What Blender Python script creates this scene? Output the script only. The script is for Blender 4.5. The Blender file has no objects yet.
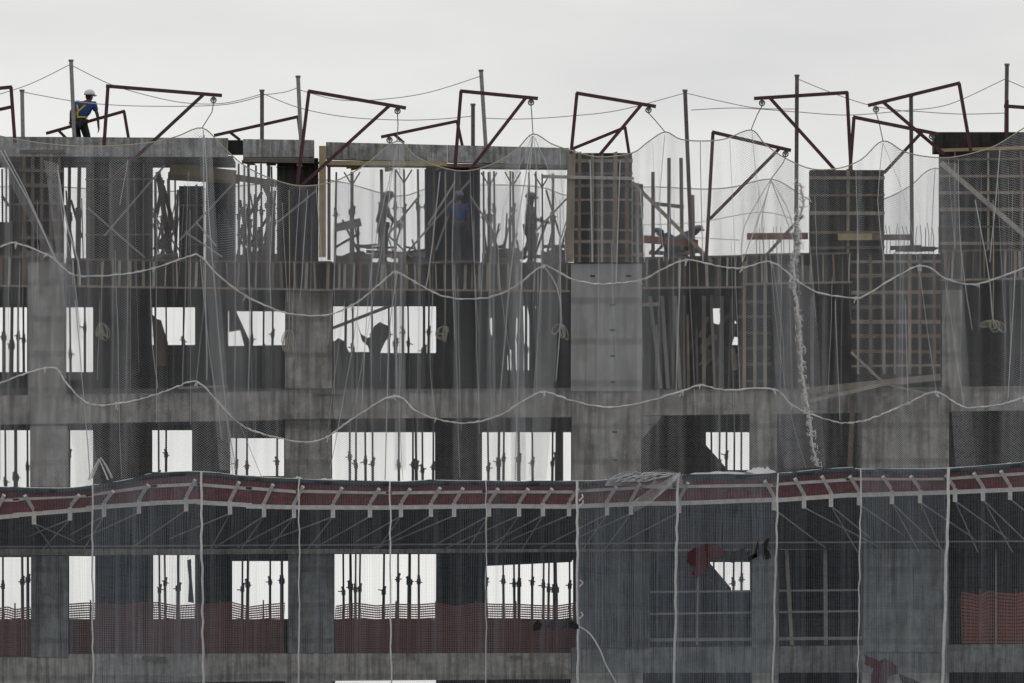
import bpy, math, random
import numpy as np
from mathutils import Vector, Matrix
random.seed(7)
S = bpy.context.scene
# ------------------------------------------------------------------ camera
D, PPM, HOR, ZC = 200.0, 40.0, 700.0, 12.0
cd = bpy.data.cameras.new('camera'); cam = bpy.data.objects.new('camera', cd)
S.collection.objects.link(cam); S.camera = cam
cam.location = (0, -D, ZC); cam.rotation_euler = (math.radians(90), 0, 0)
cd.sensor_width = 36; cd.lens = 36*D/25.6; cd.shift_y = (HOR-341.5)/1024
cd.clip_start = 1; cd.clip_end = 6000
# ------------------------------------------------------------------ world, sun, exposure
W = bpy.data.worlds.new('World'); S.world = W; W.use_nodes = True
nt = W.node_tree; nt.nodes.clear()
wo = nt.nodes.new('ShaderNodeOutputWorld'); bg = nt.nodes.new('ShaderNodeBackground')
sky = nt.nodes.new('ShaderNodeTexSky'); sky.sky_type = 'NISHITA'; sky.sun_disc = False
SUN_EL, SUN_ROT = math.radians(48), math.radians(-35)
sky.sun_elevation = SUN_EL; sky.sun_rotation = SUN_ROT
tc = nt.nodes.new('ShaderNodeTexCoord'); mp = nt.nodes.new('ShaderNodeMapping')
mp.inputs['Scale'].default_value = (9, 9, 30)
nz = nt.nodes.new('ShaderNodeTexNoise'); nz.inputs['Scale'].default_value = 1.3; nz.inputs['Detail'].default_value = 5
nz.inputs['Roughness'].default_value = .5
cr = nt.nodes.new('ShaderNodeValToRGB')
cr.color_ramp.elements[0].position = .3; cr.color_ramp.elements[0].color = (.81, .815, .81, 1)
cr.color_ramp.elements[1].position = .72; cr.color_ramp.elements[1].color = (1.05, 1.045, 1.015, 1)
vm = nt.nodes.new('ShaderNodeVectorMath'); vm.operation = 'SCALE'; vm.inputs['Scale'].default_value = 8.7
mx = nt.nodes.new('ShaderNodeMix'); mx.data_type = 'RGBA'; mx.inputs[0].default_value = .97
L = nt.links.new
L(tc.outputs['Generated'], mp.inputs[0]); L(mp.outputs[0], nz.inputs['Vector']); L(nz.outputs['Fac'], cr.inputs[0])
L(cr.outputs[0], vm.inputs[0]); L(sky.outputs[0], mx.inputs[6]); L(vm.outputs[0], mx.inputs[7])
L(mx.outputs[2], bg.inputs[0]); bg.inputs[1].default_value = .1; L(bg.outputs[0], wo.inputs[0])
sd = bpy.data.lights.new('sun', 'SUN'); sun = bpy.data.objects.new('sun', sd); S.collection.objects.link(sun)
sd.energy = .5; sd.angle = math.radians(20); sd.color = (1, .97, .93)
sun.rotation_euler = (math.radians(90)-SUN_EL, 0, math.radians(180)+math.radians(35))
sun.location = (-30, 60, 80)
S.view_settings.view_transform = 'Standard'; S.view_settings.look = 'None'
S.view_settings.exposure = 0; S.view_settings.gamma = 1
S.render.engine = 'CYCLES'
S.cycles.max_bounces = 6; S.cycles.diffuse_bounces = 4; S.cycles.transparent_max_bounces = 16

# ------------------------------------------------------------------ helpers
def P(px, py, Y=0.0):
    s = (D+Y)/D/PPM
    return Vector(((px-512)*s, Y, ZC+(HOR-py)*s))
def X(px, Y=0.0): return P(px, 0, Y).x
def Z(py, Y=0.0): return P(0, py, Y).z

class MB:
    def __init__(s): s.v = []; s.f = []
    def box(s, x0, x1, y0, y1, z0, z1):
        n = len(s.v)
        s.v += [(x0,y0,z0),(x1,y0,z0),(x1,y1,z0),(x0,y1,z0),(x0,y0,z1),(x1,y0,z1),(x1,y1,z1),(x0,y1,z1)]
        s.f += [tuple(n+i for i in q) for q in ((0,3,2,1),(4,5,6,7),(0,1,5,4),(1,2,6,5),(2,3,7,6),(3,0,4,7))]
        return s
    def bar(s, a, b, w, h=None, up=(0,1,0)):
        h = h or w; a = Vector(a); b = Vector(b); d = (b-a).normalized(); u = Vector(up)
        if abs(d.dot(u)) > .95: u = Vector((1,0,0))
        r = d.cross(u).normalized(); u = r.cross(d).normalized(); n = len(s.v)
        for p in (a, b):
            for i, j in ((-1,-1),(1,-1),(1,1),(-1,1)): s.v.append(tuple(p+r*(i*w/2)+u*(j*h/2)))
        s.f += [tuple(n+i for i in q) for q in ((0,3,2,1),(4,5,6,7),(0,1,5,4),(1,2,6,5),(2,3,7,6),(3,0,4,7))]
        return s
    def tube(s, pts, r, n=6, r2=None, rough=0):
        pts = [Vector(p) for p in pts]; base = len(s.v); m = len(pts)
        for i, p in enumerate(pts):
            r_ = r*(1+random.uniform(-rough,rough))
            d = (pts[min(i+1,m-1)]-pts[max(i-1,0)])
            d = d.normalized() if d.length > 1e-9 else Vector((0,0,1))
            u = Vector((0,1,0)) if abs(d.y) < .9 else Vector((1,0,0))
            a = d.cross(u).normalized(); b = d.cross(a).normalized()
            rr = r_ if r2 is None else r+(r2-r)*i/(m-1)
            for k in range(n):
                t = 2*math.pi*k/n; s.v.append(tuple(p+a*(rr*math.cos(t))+b*(rr*math.sin(t))))
        for i in range(m-1):
            for k in range(n):
                s.f.append((base+i*n+k, base+i*n+(k+1)%n, base+(i+1)*n+(k+1)%n, base+(i+1)*n+k))
        s.f.append(tuple(base+k for k in range(n-1,-1,-1))); s.f.append(tuple(base+(m-1)*n+k for k in range(n)))
        return s
    def prism(s, poly, Y, t):                       # outline in facade units at distance Y, thickness t going back
        n = len(s.v); m = len(poly); p0 = [P(x, y, Y) for x, y in poly]
        s.v += [tuple(p) for p in p0]+[(p.x, Y+t, p.z) for p in p0]
        s.f.append(tuple(n+i for i in range(m))); s.f.append(tuple(n+m+i for i in range(m-1,-1,-1)))
        for i in range(m):
            j = (i+1) % m; s.f.append((n+i, n+m+i, n+m+j, n+j))
        return s
    def rect(s, x0, y0, x1, y1, Y, t): return s.prism([(x0,y1),(x1,y1),(x1,y0),(x0,y0)], Y, t)
    def build(s, name, mat, parent=None, smooth=False):
        off = Vector((0,0,0)); q = parent
        while q is not None: off += q.location; q = q.parent
        v = [(x-off.x, y-off.y, z-off.z) for x, y, z in s.v]
        me = bpy.data.meshes.new(name); me.from_pydata(v, [], s.f); me.update()
        if smooth: me.polygons.foreach_set('use_smooth', [True]*len(me.polygons))
        me.materials.append(mat)
        o = bpy.data.objects.new(name, me); S.collection.objects.link(o)
        if parent is not None: o.parent = parent
        return o
def tag(o, label=None, cat=None, group=None, kind=None):
    if label: o['label'] = label
    if cat: o['category'] = cat
    if group: o['group'] = group
    if kind: o['kind'] = kind
    return o
def thing(name, loc, label, cat, group=None):
    o = bpy.data.objects.new(name, None); S.collection.objects.link(o); o.location = loc
    o.empty_display_size = .2
    return tag(o, label, cat, group)
ORD = ['first','second','third','fourth','fifth','sixth','seventh','eighth','ninth','tenth','eleventh','twelfth',
       'thirteenth','fourteenth','fifteenth','sixteenth','seventeenth','eighteenth','nineteenth','twentieth']
def nth(i, n):
    if n == 1: return 'the only'
    if i == 0: return 'leftmost'
    if i == n-1: return 'rightmost'
    return ORD[i]+' from left'

# ------------------------------------------------------------------ materials
def mat(name, c1, c2=None, scale=3.0, rough=.85, metal=0.0, bump=.15, stretch=(1,1,1), detail=8, streak=0, spots=0, lines=None):
    m = bpy.data.materials.new(name); m.use_nodes = True; t = m.node_tree; b = t.nodes['Principled BSDF']
    b.inputs['Roughness'].default_value = rough; b.inputs['Metallic'].default_value = metal
    if 'Specular IOR Level' in b.inputs: b.inputs['Specular IOR Level'].default_value = .3
    c2 = c2 or tuple(x*.6 for x in c1)
    co = t.nodes.new('ShaderNodeTexCoord'); ma = t.nodes.new('ShaderNodeMapping'); ma.inputs['Scale'].default_value = stretch
    n = t.nodes.new('ShaderNodeTexNoise'); n.inputs['Scale'].default_value = scale; n.inputs['Detail'].default_value = detail
    n.inputs['Roughness'].default_value = .78
    r = t.nodes.new('ShaderNodeValToRGB'); r.color_ramp.elements[0].position = .32; r.color_ramp.elements[1].position = .68
    r.color_ramp.elements[0].color = (*c2, 1); r.color_ramp.elements[1].color = (*c1, 1)
    K = t.links.new
    K(co.outputs['Object'], ma.inputs[0]); K(ma.outputs[0], n.inputs['Vector']); K(n.outputs['Fac'], r.inputs[0])
    col = r.outputs[0]
    def mul(col, src, amt):
        q = t.nodes.new('ShaderNodeMix'); q.data_type = 'RGBA'; q.blend_type = 'MULTIPLY'; q.inputs[0].default_value = amt
        K(col, q.inputs[6]); K(src, q.inputs[7]); return q.outputs[2]
    if streak:
        m2 = t.nodes.new('ShaderNodeMapping'); m2.inputs['Scale'].default_value = (4.2, 4.2, .32)
        n2 = t.nodes.new('ShaderNodeTexNoise'); n2.inputs['Scale'].default_value = 2.2; n2.inputs['Detail'].default_value = 7
        r2 = t.nodes.new('ShaderNodeValToRGB'); r2.color_ramp.elements[0].position = .38; r2.color_ramp.elements[1].position = .6
        r2.color_ramp.elements[0].color = (.42,.385,.35,1); r2.color_ramp.elements[1].color = (1,1,1,1)
        K(co.outputs['Object'], m2.inputs[0]); K(m2.outputs[0], n2.inputs['Vector']); K(n2.outputs['Fac'], r2.inputs[0])
        col = mul(col, r2.outputs[0], streak)
    if spots:
        n3 = t.nodes.new('ShaderNodeTexNoise'); n3.inputs['Scale'].default_value = 1.1; n3.inputs['Detail'].default_value = 10
        n3.inputs['Roughness'].default_value = .75
        r3 = t.nodes.new('ShaderNodeValToRGB'); r3.color_ramp.elements[0].position = .42; r3.color_ramp.elements[1].position = .56
        r3.color_ramp.elements[0].color = (.55,.53,.5,1); r3.color_ramp.elements[1].color = (1,1,1,1)
        K(co.outputs['Object'], n3.inputs['Vector']); K(n3.outputs['Fac'], r3.inputs[0])
        col = mul(col, r3.outputs[0], spots)
    if lines:
        w = t.nodes.new('ShaderNodeTexWave'); w.wave_type = 'BANDS'; w.bands_direction = 'Z'
        w.inputs['Scale'].default_value = lines; w.inputs['Distortion'].default_value = .6; w.inputs['Detail'].default_value = 3
        r4 = t.nodes.new('ShaderNodeValToRGB'); r4.color_ramp.elements[0].position = .02; r4.color_ramp.elements[1].position = .1
        r4.color_ramp.elements[0].color = (.6,.6,.6,1)
        K(co.outputs['Object'], w.inputs['Vector']); K(w.outputs['Fac'], r4.inputs[0]); col = mul(col, r4.outputs[0], .7)
    K(col, b.inputs['Base Color'])
    if bump:
        bu = t.nodes.new('ShaderNodeBump'); bu.inputs['Strength'].default_value = bump; bu.inputs['Distance'].default_value = .03
        K(n.outputs['Fac'], bu.inputs['Height']); K(bu.outputs[0], b.inputs['Normal'])
    return m
M = dict(
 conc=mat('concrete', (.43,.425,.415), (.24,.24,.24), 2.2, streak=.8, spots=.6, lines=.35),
 conc_shaded=mat('canopy_shaded_concrete', (.25,.27,.28), (.14,.155,.165), 2.2, streak=.8, spots=.6, lines=.35),  # same concrete, canopy shade over the lower floor put into its colour
 conc_shaded_dark=mat('dark_canopy_shaded_concrete', (.12,.13,.14), (.075,.08,.09), 2.2, streak=.8, spots=.6, lines=.35),  # deeper copy for the lower pier, canopy shade painted into the tone
 conc_new=mat('fresh_concrete', (.40,.41,.41), (.29,.30,.31), 1.6, streak=.35, spots=.25, lines=.3),
 conc_top=mat('rough_concrete', (.52,.54,.56), (.22,.23,.245), 5, streak=.8, spots=.8),
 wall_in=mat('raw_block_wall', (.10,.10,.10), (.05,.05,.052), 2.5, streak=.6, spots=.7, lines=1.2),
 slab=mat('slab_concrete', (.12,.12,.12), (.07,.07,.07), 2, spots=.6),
 ply=mat('dark_plywood', (.06,.056,.054), (.025,.024,.024), 3, streak=.7, spots=.6),
 ply_blue=mat('stained_plywood', (.05,.055,.068), (.02,.022,.028), 3, streak=.6),
 wood=mat('weathered_timber', (.36,.31,.26), (.17,.145,.12), 5, stretch=(1,1,.4), streak=.4),
 wood_grey=mat('grey_timber', (.46,.44,.40), (.26,.245,.22), 5, streak=.4),
 wood_yel=mat('yellow_timber', (.42,.34,.2), (.25,.2,.12), 4),
 wood_rust=mat('reddish_timber', (.25,.195,.16), (.12,.09,.075), 5, streak=.5),
 wood_dark=mat('dark_timber', (.17,.145,.13), (.085,.072,.065), 5),
 wood_red=mat('red_sealed_timber', (.21,.08,.06), (.12,.045,.035), 4),
 steel=mat('galvanised_tube', (.32,.32,.335), (.18,.175,.18), 9, rough=.6, metal=.3),
 pole=mat('grey_brown_pole', (.15,.135,.14), (.08,.07,.075), 8),
 prop=mat('dirty_prop_steel', (.19,.185,.19), (.09,.085,.09), 9, rough=.75),
 red=mat('oxide_red_steel', (.085,.036,.046), (.045,.024,.032), 7, rough=.7),
 cable=mat('thin_cable', (.55,.55,.56), (.4,.4,.4), 3, bump=0),
 rope=mat('white_rope', (.8,.8,.8), (.45,.45,.46), 14),
 rope_y=mat('yellowed_rope', (.46,.44,.33), (.28,.27,.22), 12),
 net=mat('grey_polyethylene_net', (.54,.55,.575), (.40,.41,.435), 1.2, bump=0),
 net2=mat('bluish_shade_net', (.36,.40,.46), (.26,.30,.35), 1.2, bump=0),
 seam=mat('net_seam', (.7,.7,.72), (.5,.5,.52), 6, bump=0),
 fabric=mat('blue_grey_fabric', (.045,.055,.07), (.028,.034,.042), 5),
 panel=mat('oxide_plywood', (.36,.08,.09), (.2,.055,.06), 2.5, streak=.5, spots=.6),
 white=mat('white_painted_steel', (.8,.8,.8), (.5,.5,.5), 6),
 joist=mat('weathered_white_steel', (.42,.42,.43), (.2,.2,.2), 5),
 orange=mat('orange_plastic_mesh', (.20,.09,.082), (.14,.065,.06), 3, bump=0),
 orange2=mat('bright_orange_mesh', (.27,.10,.075), (.19,.07,.055), 3, bump=0),
 sheet=mat('white_plastic_sheet', (.85,.86,.87), (.65,.66,.68), 4),
 print_red=mat('red_print', (.085,.016,.022), (.04,.012,.016), 5, bump=0),
 print_dark=mat('dark_print', (.02,.02,.024), (.01,.01,.012), 5, bump=0),
 skin=mat('skin', (.11,.07,.053), (.08,.05,.04), 6, bump=0),
 hair=mat('hair', (.02,.015,.012), None, 30),
 shirt_blue=mat('blue_cotton', (.02,.06,.2), (.012,.035,.12), 8),
 shirt_grey=mat('grey_work_shirt', (.10,.11,.14), (.06,.065,.08), 8),
 trouser=mat('dark_trousers', (.03,.032,.045), (.016,.017,.024), 8),
 helmet_w=mat('white_helmet_shell', (.62,.63,.68), (.5,.5,.54), 3, rough=.4, bump=0),
 helmet_g=mat('grey_helmet_shell', (.16,.17,.2), (.1,.1,.12), 3, rough=.4, bump=0),
 helmet_b=mat('blue_helmet_shell', (.05,.09,.2), (.04,.06,.14), 3, rough=.4, bump=0),
 harness=mat('yellow_webbing', (.55,.42,.05), (.4,.3,.04), 6),
 boot=mat('work_boot', (.03,.025,.02), None, 6),
 cloth=mat('ochre_cloth', (.26,.19,.09), (.15,.11,.06), 3),
 tarp=mat('black_tarp', (.02,.02,.022), (.01,.01,.011), 3),
 ground=mat('dusty_ground', (.2,.18,.155), (.11,.1,.09), .05, bump=.1),
)

# ------------------------------------------------------------------ setting
g = MB(); g.v = [(-3000,-3000,0),(3000,-3000,0),(3000,3000,0),(-3000,3000,0)]; g.f = [(0,1,2,3)]
tag(g.build('ground', M['ground']), kind='structure')

# ------------------------------------------------------------------ building
B = thing('unfinished_building', (0, 4, 0), 'raw concrete frame of an unfinished multi storey block wrapped in nets', 'building')
zTop, zA, zB, zC = Z(262), Z(388), Z(522), Z(655)
levels = [zTop, zA, zB, zC, zC-3.34, zC-6.68]
XL, XR = X(-90), X(1115)
BD = 8.0
for z in levels:
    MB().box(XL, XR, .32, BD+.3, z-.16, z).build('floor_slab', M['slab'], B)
def beam(x0, y0a, y0b, x1, y1a, y1b, Y=0, t=.32, m='conc'):
    MB().prism([(x0,y0b),(x1,y1b),(x1,y1a),(x0,y0a)], Y, t).build('beam', M[m], B)
beam(-90,397,426, 283,391,420); beam(283.2,390,419, 571,388,417); beam(571.2,391,416.5,1115,385,409)
beam(-90,529,556, 571,523,552); beam(571.2,523,552,1115,516,546)
beam(-90,658,688, 68,657,686); beam(68.2,654,683, 571,653,679); beam(571.2,648,673,1115,643,672,m='conc_shaded')
for k in (1,2):
    beam(-90,655+133.6*k,685+133.6*k,1115,650+133.6*k,680+133.6*k)
def column(x0,x1,y0,y1,Y=-.03,t=.6,m='conc'): MB().rect(x0,y0,x1,y1,Y,t).build('column', M[m], B)
column(28,64,262,396,-.04); column(30,67,426,529,-.04); column(31,68,556,657,-.04,.6,'conc_shaded')
column(285,332,291,390,.35); column(285,331,419,523,.35); column(288,334,552,653,.35,.6,'conc_shaded')
column(571,642,264,391,-.06,.9,'conc_new'); column(572,641,391.3,523,-.06,.9,'conc'); column(578,650,552,648,-.06,.9,'conc_shaded_dark')
column(750,777,410,516,-.03); column(752,779,546,648,-.03,.6,'conc_shaded')
column(862,949,396,516,-.05,.9); column(864,949,546,652,-.05,.9,'conc_shaded')
column(942,962,290,390,-.02)
for x0,x1 in ((28,66),(285,333),(571,643),(752,778),(862,949)):
    MB().box(X(x0),X(x1),0.02,.6,0,zC-.16).build('column', M['conc'], B)
for x in (-80, 108, 205, 452, 640, 820, 1000, 1110):
    MB().box(X(x),X(x)+.35,4.2,4.6,0,zTop-.16).build('column', M['wall_in'], B)
# tie-rod marks cast in the big pier
tm = MB()
for (x,y) in ((590,276),(626,276),(610,305),(610,330),(610,356),(610,382),(612,432),(612,460)):
    tm.rect(x,y-.9,x+5,y+.9,-.075,.03)
tm.build('tie_rod_holes', M['tarp'], B)
def wall(z0, z1, holes, Y, name='back_wall', m='wall_in'):
    xs = sorted({XL, XR, *[X(h[0],Y) for h in holes], *[X(h[2],Y) for h in holes]})
    zs = sorted({z0, z1, *[Z(h[1],Y) for h in holes], *[min(max(Z(h[3],Y),z0),z1) for h in holes]})
    zs = [z for z in zs if z0 <= z <= z1]
    hs = [(X(h[0],Y), X(h[2],Y), Z(h[3],Y), Z(h[1],Y)) for h in holes]
    mb = MB()
    for j in range(len(zs)-1):
        i = 0
        cz = (zs[j]+zs[j+1])/2
        solid = [not any(a < (xs[i]+xs[i+1])/2 < b and c < cz < d for a,b,c,d in hs) for i in range(len(xs)-1)]
        i = 0
        while i < len(solid):
            if solid[i]:
                k = i
                while k+1 < len(solid) and solid[k+1]: k += 1
                mb.box(xs[i], xs[k+1], Y, Y+.22, zs[j], zs[j+1]); i = k+1
            else: i += 1
    mb.build(name, M[m], B)
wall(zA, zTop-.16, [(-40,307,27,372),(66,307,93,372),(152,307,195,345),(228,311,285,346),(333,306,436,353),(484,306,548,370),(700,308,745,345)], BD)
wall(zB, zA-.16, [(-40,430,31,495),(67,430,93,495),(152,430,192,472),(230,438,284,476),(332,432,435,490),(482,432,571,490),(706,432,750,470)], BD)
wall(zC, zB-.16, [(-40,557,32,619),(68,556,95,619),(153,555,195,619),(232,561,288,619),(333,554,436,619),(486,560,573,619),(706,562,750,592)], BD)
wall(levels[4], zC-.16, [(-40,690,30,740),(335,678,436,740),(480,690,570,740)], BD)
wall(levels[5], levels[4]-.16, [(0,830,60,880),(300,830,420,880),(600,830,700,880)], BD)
# partitions crossing the bays
for px, z in ((440,zA),(545,zA),(560,zB),(455,zC),(100,zA),(215,zB),(700,zC),(790,zA),(830,zB)):
    MB().box(X(px,5)-.08, X(px,5)+.08, 4.7, BD-.02, z, z+3.0).build('partition_wall', M['wall_in'], B)
# concrete drop between the pier and the small opening (haunch)
MB().prism([(641,440),(662,416),(641,416)], .02, .3).build('haunch', M['conc'], B)
# top ring beam, still in its timber soffit
def topbeam(x0,ya,yb,x1,yc,yd,m='conc_top'):
    MB().prism([(x0,yb),(x1,yd),(x1,yc),(x0,ya)], 0, .35).build('ring_beam', M[m], B)
topbeam(-90,136,156, 228,138,157); topbeam(243,139,157, 314,140,157); topbeam(326,142,159, 447,145,162); topbeam(447.3,145,162, 569,148,165)
MB().box(X(-90), X(232), .36, 2.7, Z(155)-.14, Z(155)).build('roof_slab', M['slab'], B)
for i, (x0,x1,ya,yb) in enumerate(((326,447,160.5,165),(447,569,163.5,167))):
    MB().prism([(x0,yb),(x1,yb+1),(x1,ya+1.2),(x0,ya)], .0, .8).build('soffit_board', M['wood_yel' if i==0 else 'wood_dark'], B)
MB().prism([(243,162),(314,163),(314,158),(243,158)], .02, .5).build('soffit_board', M['wood_dark'], B)
for k in range(22):
    x = random.uniform(228,440); w_ = random.uniform(4,14); y = 159+(x-228)*.03+random.uniform(0,5)
    if 316 < x < 330: continue
    MB().prism([(x,y+random.uniform(1,4)),(x+w_,y+random.uniform(1,3)),(x+w_,y),(x,y-1)], .1+.04*k, .035).build('soffit_batten', M[random.choice(('wood_dark','wood_yel','wood'))], B)
# starter bars cast in the slab edge
for i in range(11):
    x = 757+i*4.0+random.uniform(-1,1); h = random.uniform(225,240)
    MB().tube([P(x,262,1.5), P(x+random.uniform(-1,1),h,1.5)], .008, 4).build('rebar', M['prop'], B)
for i in range(13):
    x = 886+i*4.3+random.uniform(-1,1)
    MB().tube([P(x,262,1.5), P(x+.6,236,1.5), P(x+random.uniform(-2,2),223+random.uniform(-2,5),1.5)], .009, 4).build('rebar', M['prop'], B)

# ------------------------------------------------------------------ edge formwork of the upper slab
def edge_form(x0,x1,yt0,yt1,yb0,yb1,label,ns):
    o = thing('edge_formwork', P((x0+x1)/2, (yb0+yb1)/2, -.1), label, 'formwork', 'timber shutters along the slab edge')
    MB().prism([(x0,yb0),(x1,yb1),(x1,yt1),(x0,yt0)], -.02, .05).build('board', M['ply'], o)
    for k, (a, b) in enumerate(((yt0,yt1),(yb0-2,yb1-2))):
        MB().prism([(x0,a+2),(x1,b+2),(x1,b),(x0,a)], -.1, .079).build('waler', M['wood_dark' if k==0 else 'wood'], o)
    ns = int(ns*1.35)
    for i in range(ns):
        f = (i+.5+random.uniform(-.3,.3))/ns; x = x0+(x1-x0)*f; a = yt0+(yt1-yt0)*f; b = yb0+(yb1-yb0)*f
        w = random.choice((1.3,1.9,2.8)); lean = random.uniform(-1.2,1.2)
        MB().prism([(x-w/2,b-2.2),(x+w/2,b-2.2),(x+w/2+lean,a+2.2),(x-w/2+lean,a+2.2)], -.085, .063).build('stud', M[random.choice(('wood','wood_grey','wood_rust','wood','wood_grey'))], o)
edge_form(-90,27,254,256,286,287,'dark slab edge shutter left of the first pale column',8)
edge_form(66,276,258,261,287,290,'long dark slab edge shutter between the first and second columns',19)
edge_form(276.4,332,261,261,290,291,'short plain slab edge shutter above the second column',4)
edge_form(332.5,570,262,262.5,290,292,'long dark slab edge shutter ending at the wide grey pier',21)
edge_form(643,742,257,255,289,288,'slab edge shutter with pale studs just right of the wide pier',8)
edge_form(742.5,852,254,252,285,283,'slab edge shutter under the red plank right of centre',8)
edge_form(940,1115,250,247,281,278,'slab edge shutter under the big panel at the far right',14)

# ------------------------------------------------------------------ wall and column formwork panels
def lattice(x0,y0,x1,y1,Y,nv,nh,label,t=.5,sheet='ply',stud='wood',wal='wood',sw=3.2,ww=3.0,group=None,vfirst=False):
    sw0, ww0 = sw, ww
    o = thing('timber_formwork', P((x0+x1)/2,y1,Y+t/2), label, 'formwork', group)
    MB().rect(x0,y0,x1,y1,Y,t).build('sheet', M[sheet], o)
    for i in range(nv):
        x = x0+(x1-x0)*(i+.5)/nv+random.uniform(-1.1,1.1); sw = sw0*random.uniform(.7,1.25)
        MB().prism([(x-sw/2,y1),(x+sw/2,y1),(x+sw/2+random.uniform(-.5,.5),y0+random.uniform(-2,1)),(x-sw/2,y0+random.uniform(-2,1))], Y-.09 if not vfirst else Y-.16, .088 if not vfirst else .07).build('stud', M[random.choice((stud,stud,'wood_rust','wood_grey')) if stud == 'wood' else stud], o)
    for j in range(nh):
        y = y0+(y1-y0)*(j+.5)/nh+random.uniform(-1.3,1.3); d = random.uniform(-1.1,1.1); ww = ww0*random.uniform(.6,1.25)
        MB().prism([(x0-.8,y+ww/2),(x1+.8,y+ww/2+d),(x1+.8,y-ww/2+d),(x0-.8,y-ww/2)], Y-.16 if not vfirst else Y-.09, .068).build('waler', M[random.choice((wal,wal,'wood_rust','wood_dark')) if wal == 'wood' else wal], o)
    return o
lattice(20,144,63,262,.1,5,7,'brownish wall shutter of crossed timbers at the top left', sheet='ply', stud='wood_dark', wal='wood_dark')
lattice(86,150,152,262,.45,4,2,'tall dark plywood shutter under the man in blue', stud='wood_dark', wal='wood_dark', sheet='ply', sw=1.6, ww=1.5)
lattice(179,186,203,263,3,2,2,'narrow plywood shutter left of its wider dark neighbour', stud='wood_dark', wal='wood_dark', sw=1.5, ww=1.4)
lattice(206,182,235,263,2.6,2,2,'dark plywood shutter with a small white mark', stud='ply_blue', wal='ply_blue', sheet='ply_blue', sw=1.5, ww=1.4)
lattice(277,158,318,260,.4,3,5,'dark column shutter beside the upright yellow timber', stud='ply_blue', wal='ply_blue', sw=1.8, ww=1.4)
lattice(426,165,480,261,.5,4,2,'dark blue-grey column shutter between the two silhouetted workers', stud='wood_dark', wal='ply_blue', sheet='ply_blue', sw=1.6, ww=1.4)
lattice(574,153,632,262,-.1,5,8,'tall pale-ribbed timber shutter standing on the wide pier', t=.7, vfirst=True)
lattice(632.5,184,643,262,.1,1,6,'low narrow shutter at the right side of the tall ribbed one', t=.5)
lattice(810,170,884,258,.2,1,5,'shutter of horizontal boards right of the frayed rope', t=.7, sw=3, ww=3)
lattice(940,152,1100,252,.1,5,6,'large net-covered wall shutter at the far right', t=.6, sw=2.4)
lattice(738,262,771,388,.1,3,8,'tall half-seen shutter beside the blue-ish net folds', stud='wood', wal='wood_dark', t=.3, vfirst=True)
lattice(852,254,940,374,-.1,7,8,'square-gridded timber shutter hanging over the right hand wall', t=.4, sw=3, ww=3.2, vfirst=True)
lattice(9,150,19.5,222,2.6,1,2,'thin dark shutter strip at the left edge of the top floor', sw=1.5, ww=1.5)
lattice(-80,222,19.5,263,2.2,6,1,'low dark board at the left edge of the top floor', sw=1.5, ww=1.5)
lattice(-80,150,-2,221,2.9,6,4,'shutter just cut off by the left edge of the picture')
def piece(name, x0,y0,x1,y1,Y,w,m,label,cat='timber',group=None,h=None,tube=False):
    mb = MB()
    if tube: mb.tube([P(x0,y0,Y),P(x1,y1,Y)], w/2, 6)
    else: mb.bar(P(x0,y0,Y),P(x1,y1,Y), h or w, w)
    return tag(mb.build(name, M[m]), label, cat, group)
bk = MB(); bk.rect(228.5,140,242.5,154,.05,.4); tag(bk.build('black_box', M['tarp']), 'small black box filling the gap in the ring beam left of the big hoist frame', 'formwork')
bt = MB(); bt.rect(934,132,1060,152,.3,.9)
tag(bt.build('formwork_box', M['ply']), 'black plywood box on top of the far right shutter', 'formwork')
piece('timber',938,150.5,1045,147,-.05,.08,'wood_yel','straw coloured batten under the black plywood box')
piece('timber',322.5,257,322.5,146,-.12,.14,'wood_yel','upright yellowish timber beside the dark column shutter',h=.17)
piece('timber',329,260,329,150,.1,.08,'wood_dark','dark upright right beside the yellowish timber')
piece('timber',569.5,262,571.5,150,-.2,.1,'wood','brown corner post of the tall ribbed shutter',h=.2)
piece('timber',543,176.5,634,178.5,-.32,.08,'wood_grey','pale level batten crossing the tall ribbed shutter')
piece('timber',632,182,712,262,-.36,.09,'wood','long sloping plank leaning on the low narrow shutter')
piece('timber',941,163,1045,253,-.34,.12,'wood_grey','thick pale plank sloping across the far right shutter')
piece('timber',653,262,653,172,.4,.09,'wood_dark','shortest of the three brown posts behind the sloping plank')
piece('timber',669,262,669,158,.4,.09,'wood_dark','middle brown post of the three behind the sloping plank')
piece('timber',682,250,681,158,.4,.09,'wood_dark','right hand tall brown post behind the sloping plank')
piece('timber',693,262,692,195,.4,.12,'wood','stout short post beside the crouching workers')
piece('timber',653,203.5,684,207,.33,.09,'wood_dark','crosspiece nailed across the three brown posts')
piece('timber',747,236.5,808,236,-.1,.13,'wood_red','red plank end sticking out left of the board shutter',h=.16)
piece('timber',838,237,872,237,-.05,.1,'wood_yel','straw plank crossing the foot of the board shutter',h=.16)
piece('timber',872.5,237.3,912,237.3,-.05,.1,'wood_dark','brown plank running right from the board shutter',h=.14)
piece('timber',640,239,698,243.5,-.15,.12,'wood_red','red plank in front of the crouching workers',h=.18)
piece('timber',760,262,803,215,.9,.08,'wood','grey plank leaning behind the frayed rope')
piece('timber',170,168,236,176,1.4,.1,'wood_yel','wide yellow joist under the ring beam',h=.28)
piece('timber',168,176,240,180,2.2,.1,'wood_yel','second yellow joist below the first under the ring beam',h=.2)
piece('timber',233,177,277,184,1.5,.1,'wood','yellowish joist running right into the bundle of props',h=.16)
piece('timber',335,228,361,222,1.5,.1,'steel','top board of the makeshift bench near the first worker',h=.2)
piece('timber',336,247,360,233,1.5,.06,'prop','sloping leg under the makeshift bench')
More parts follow.
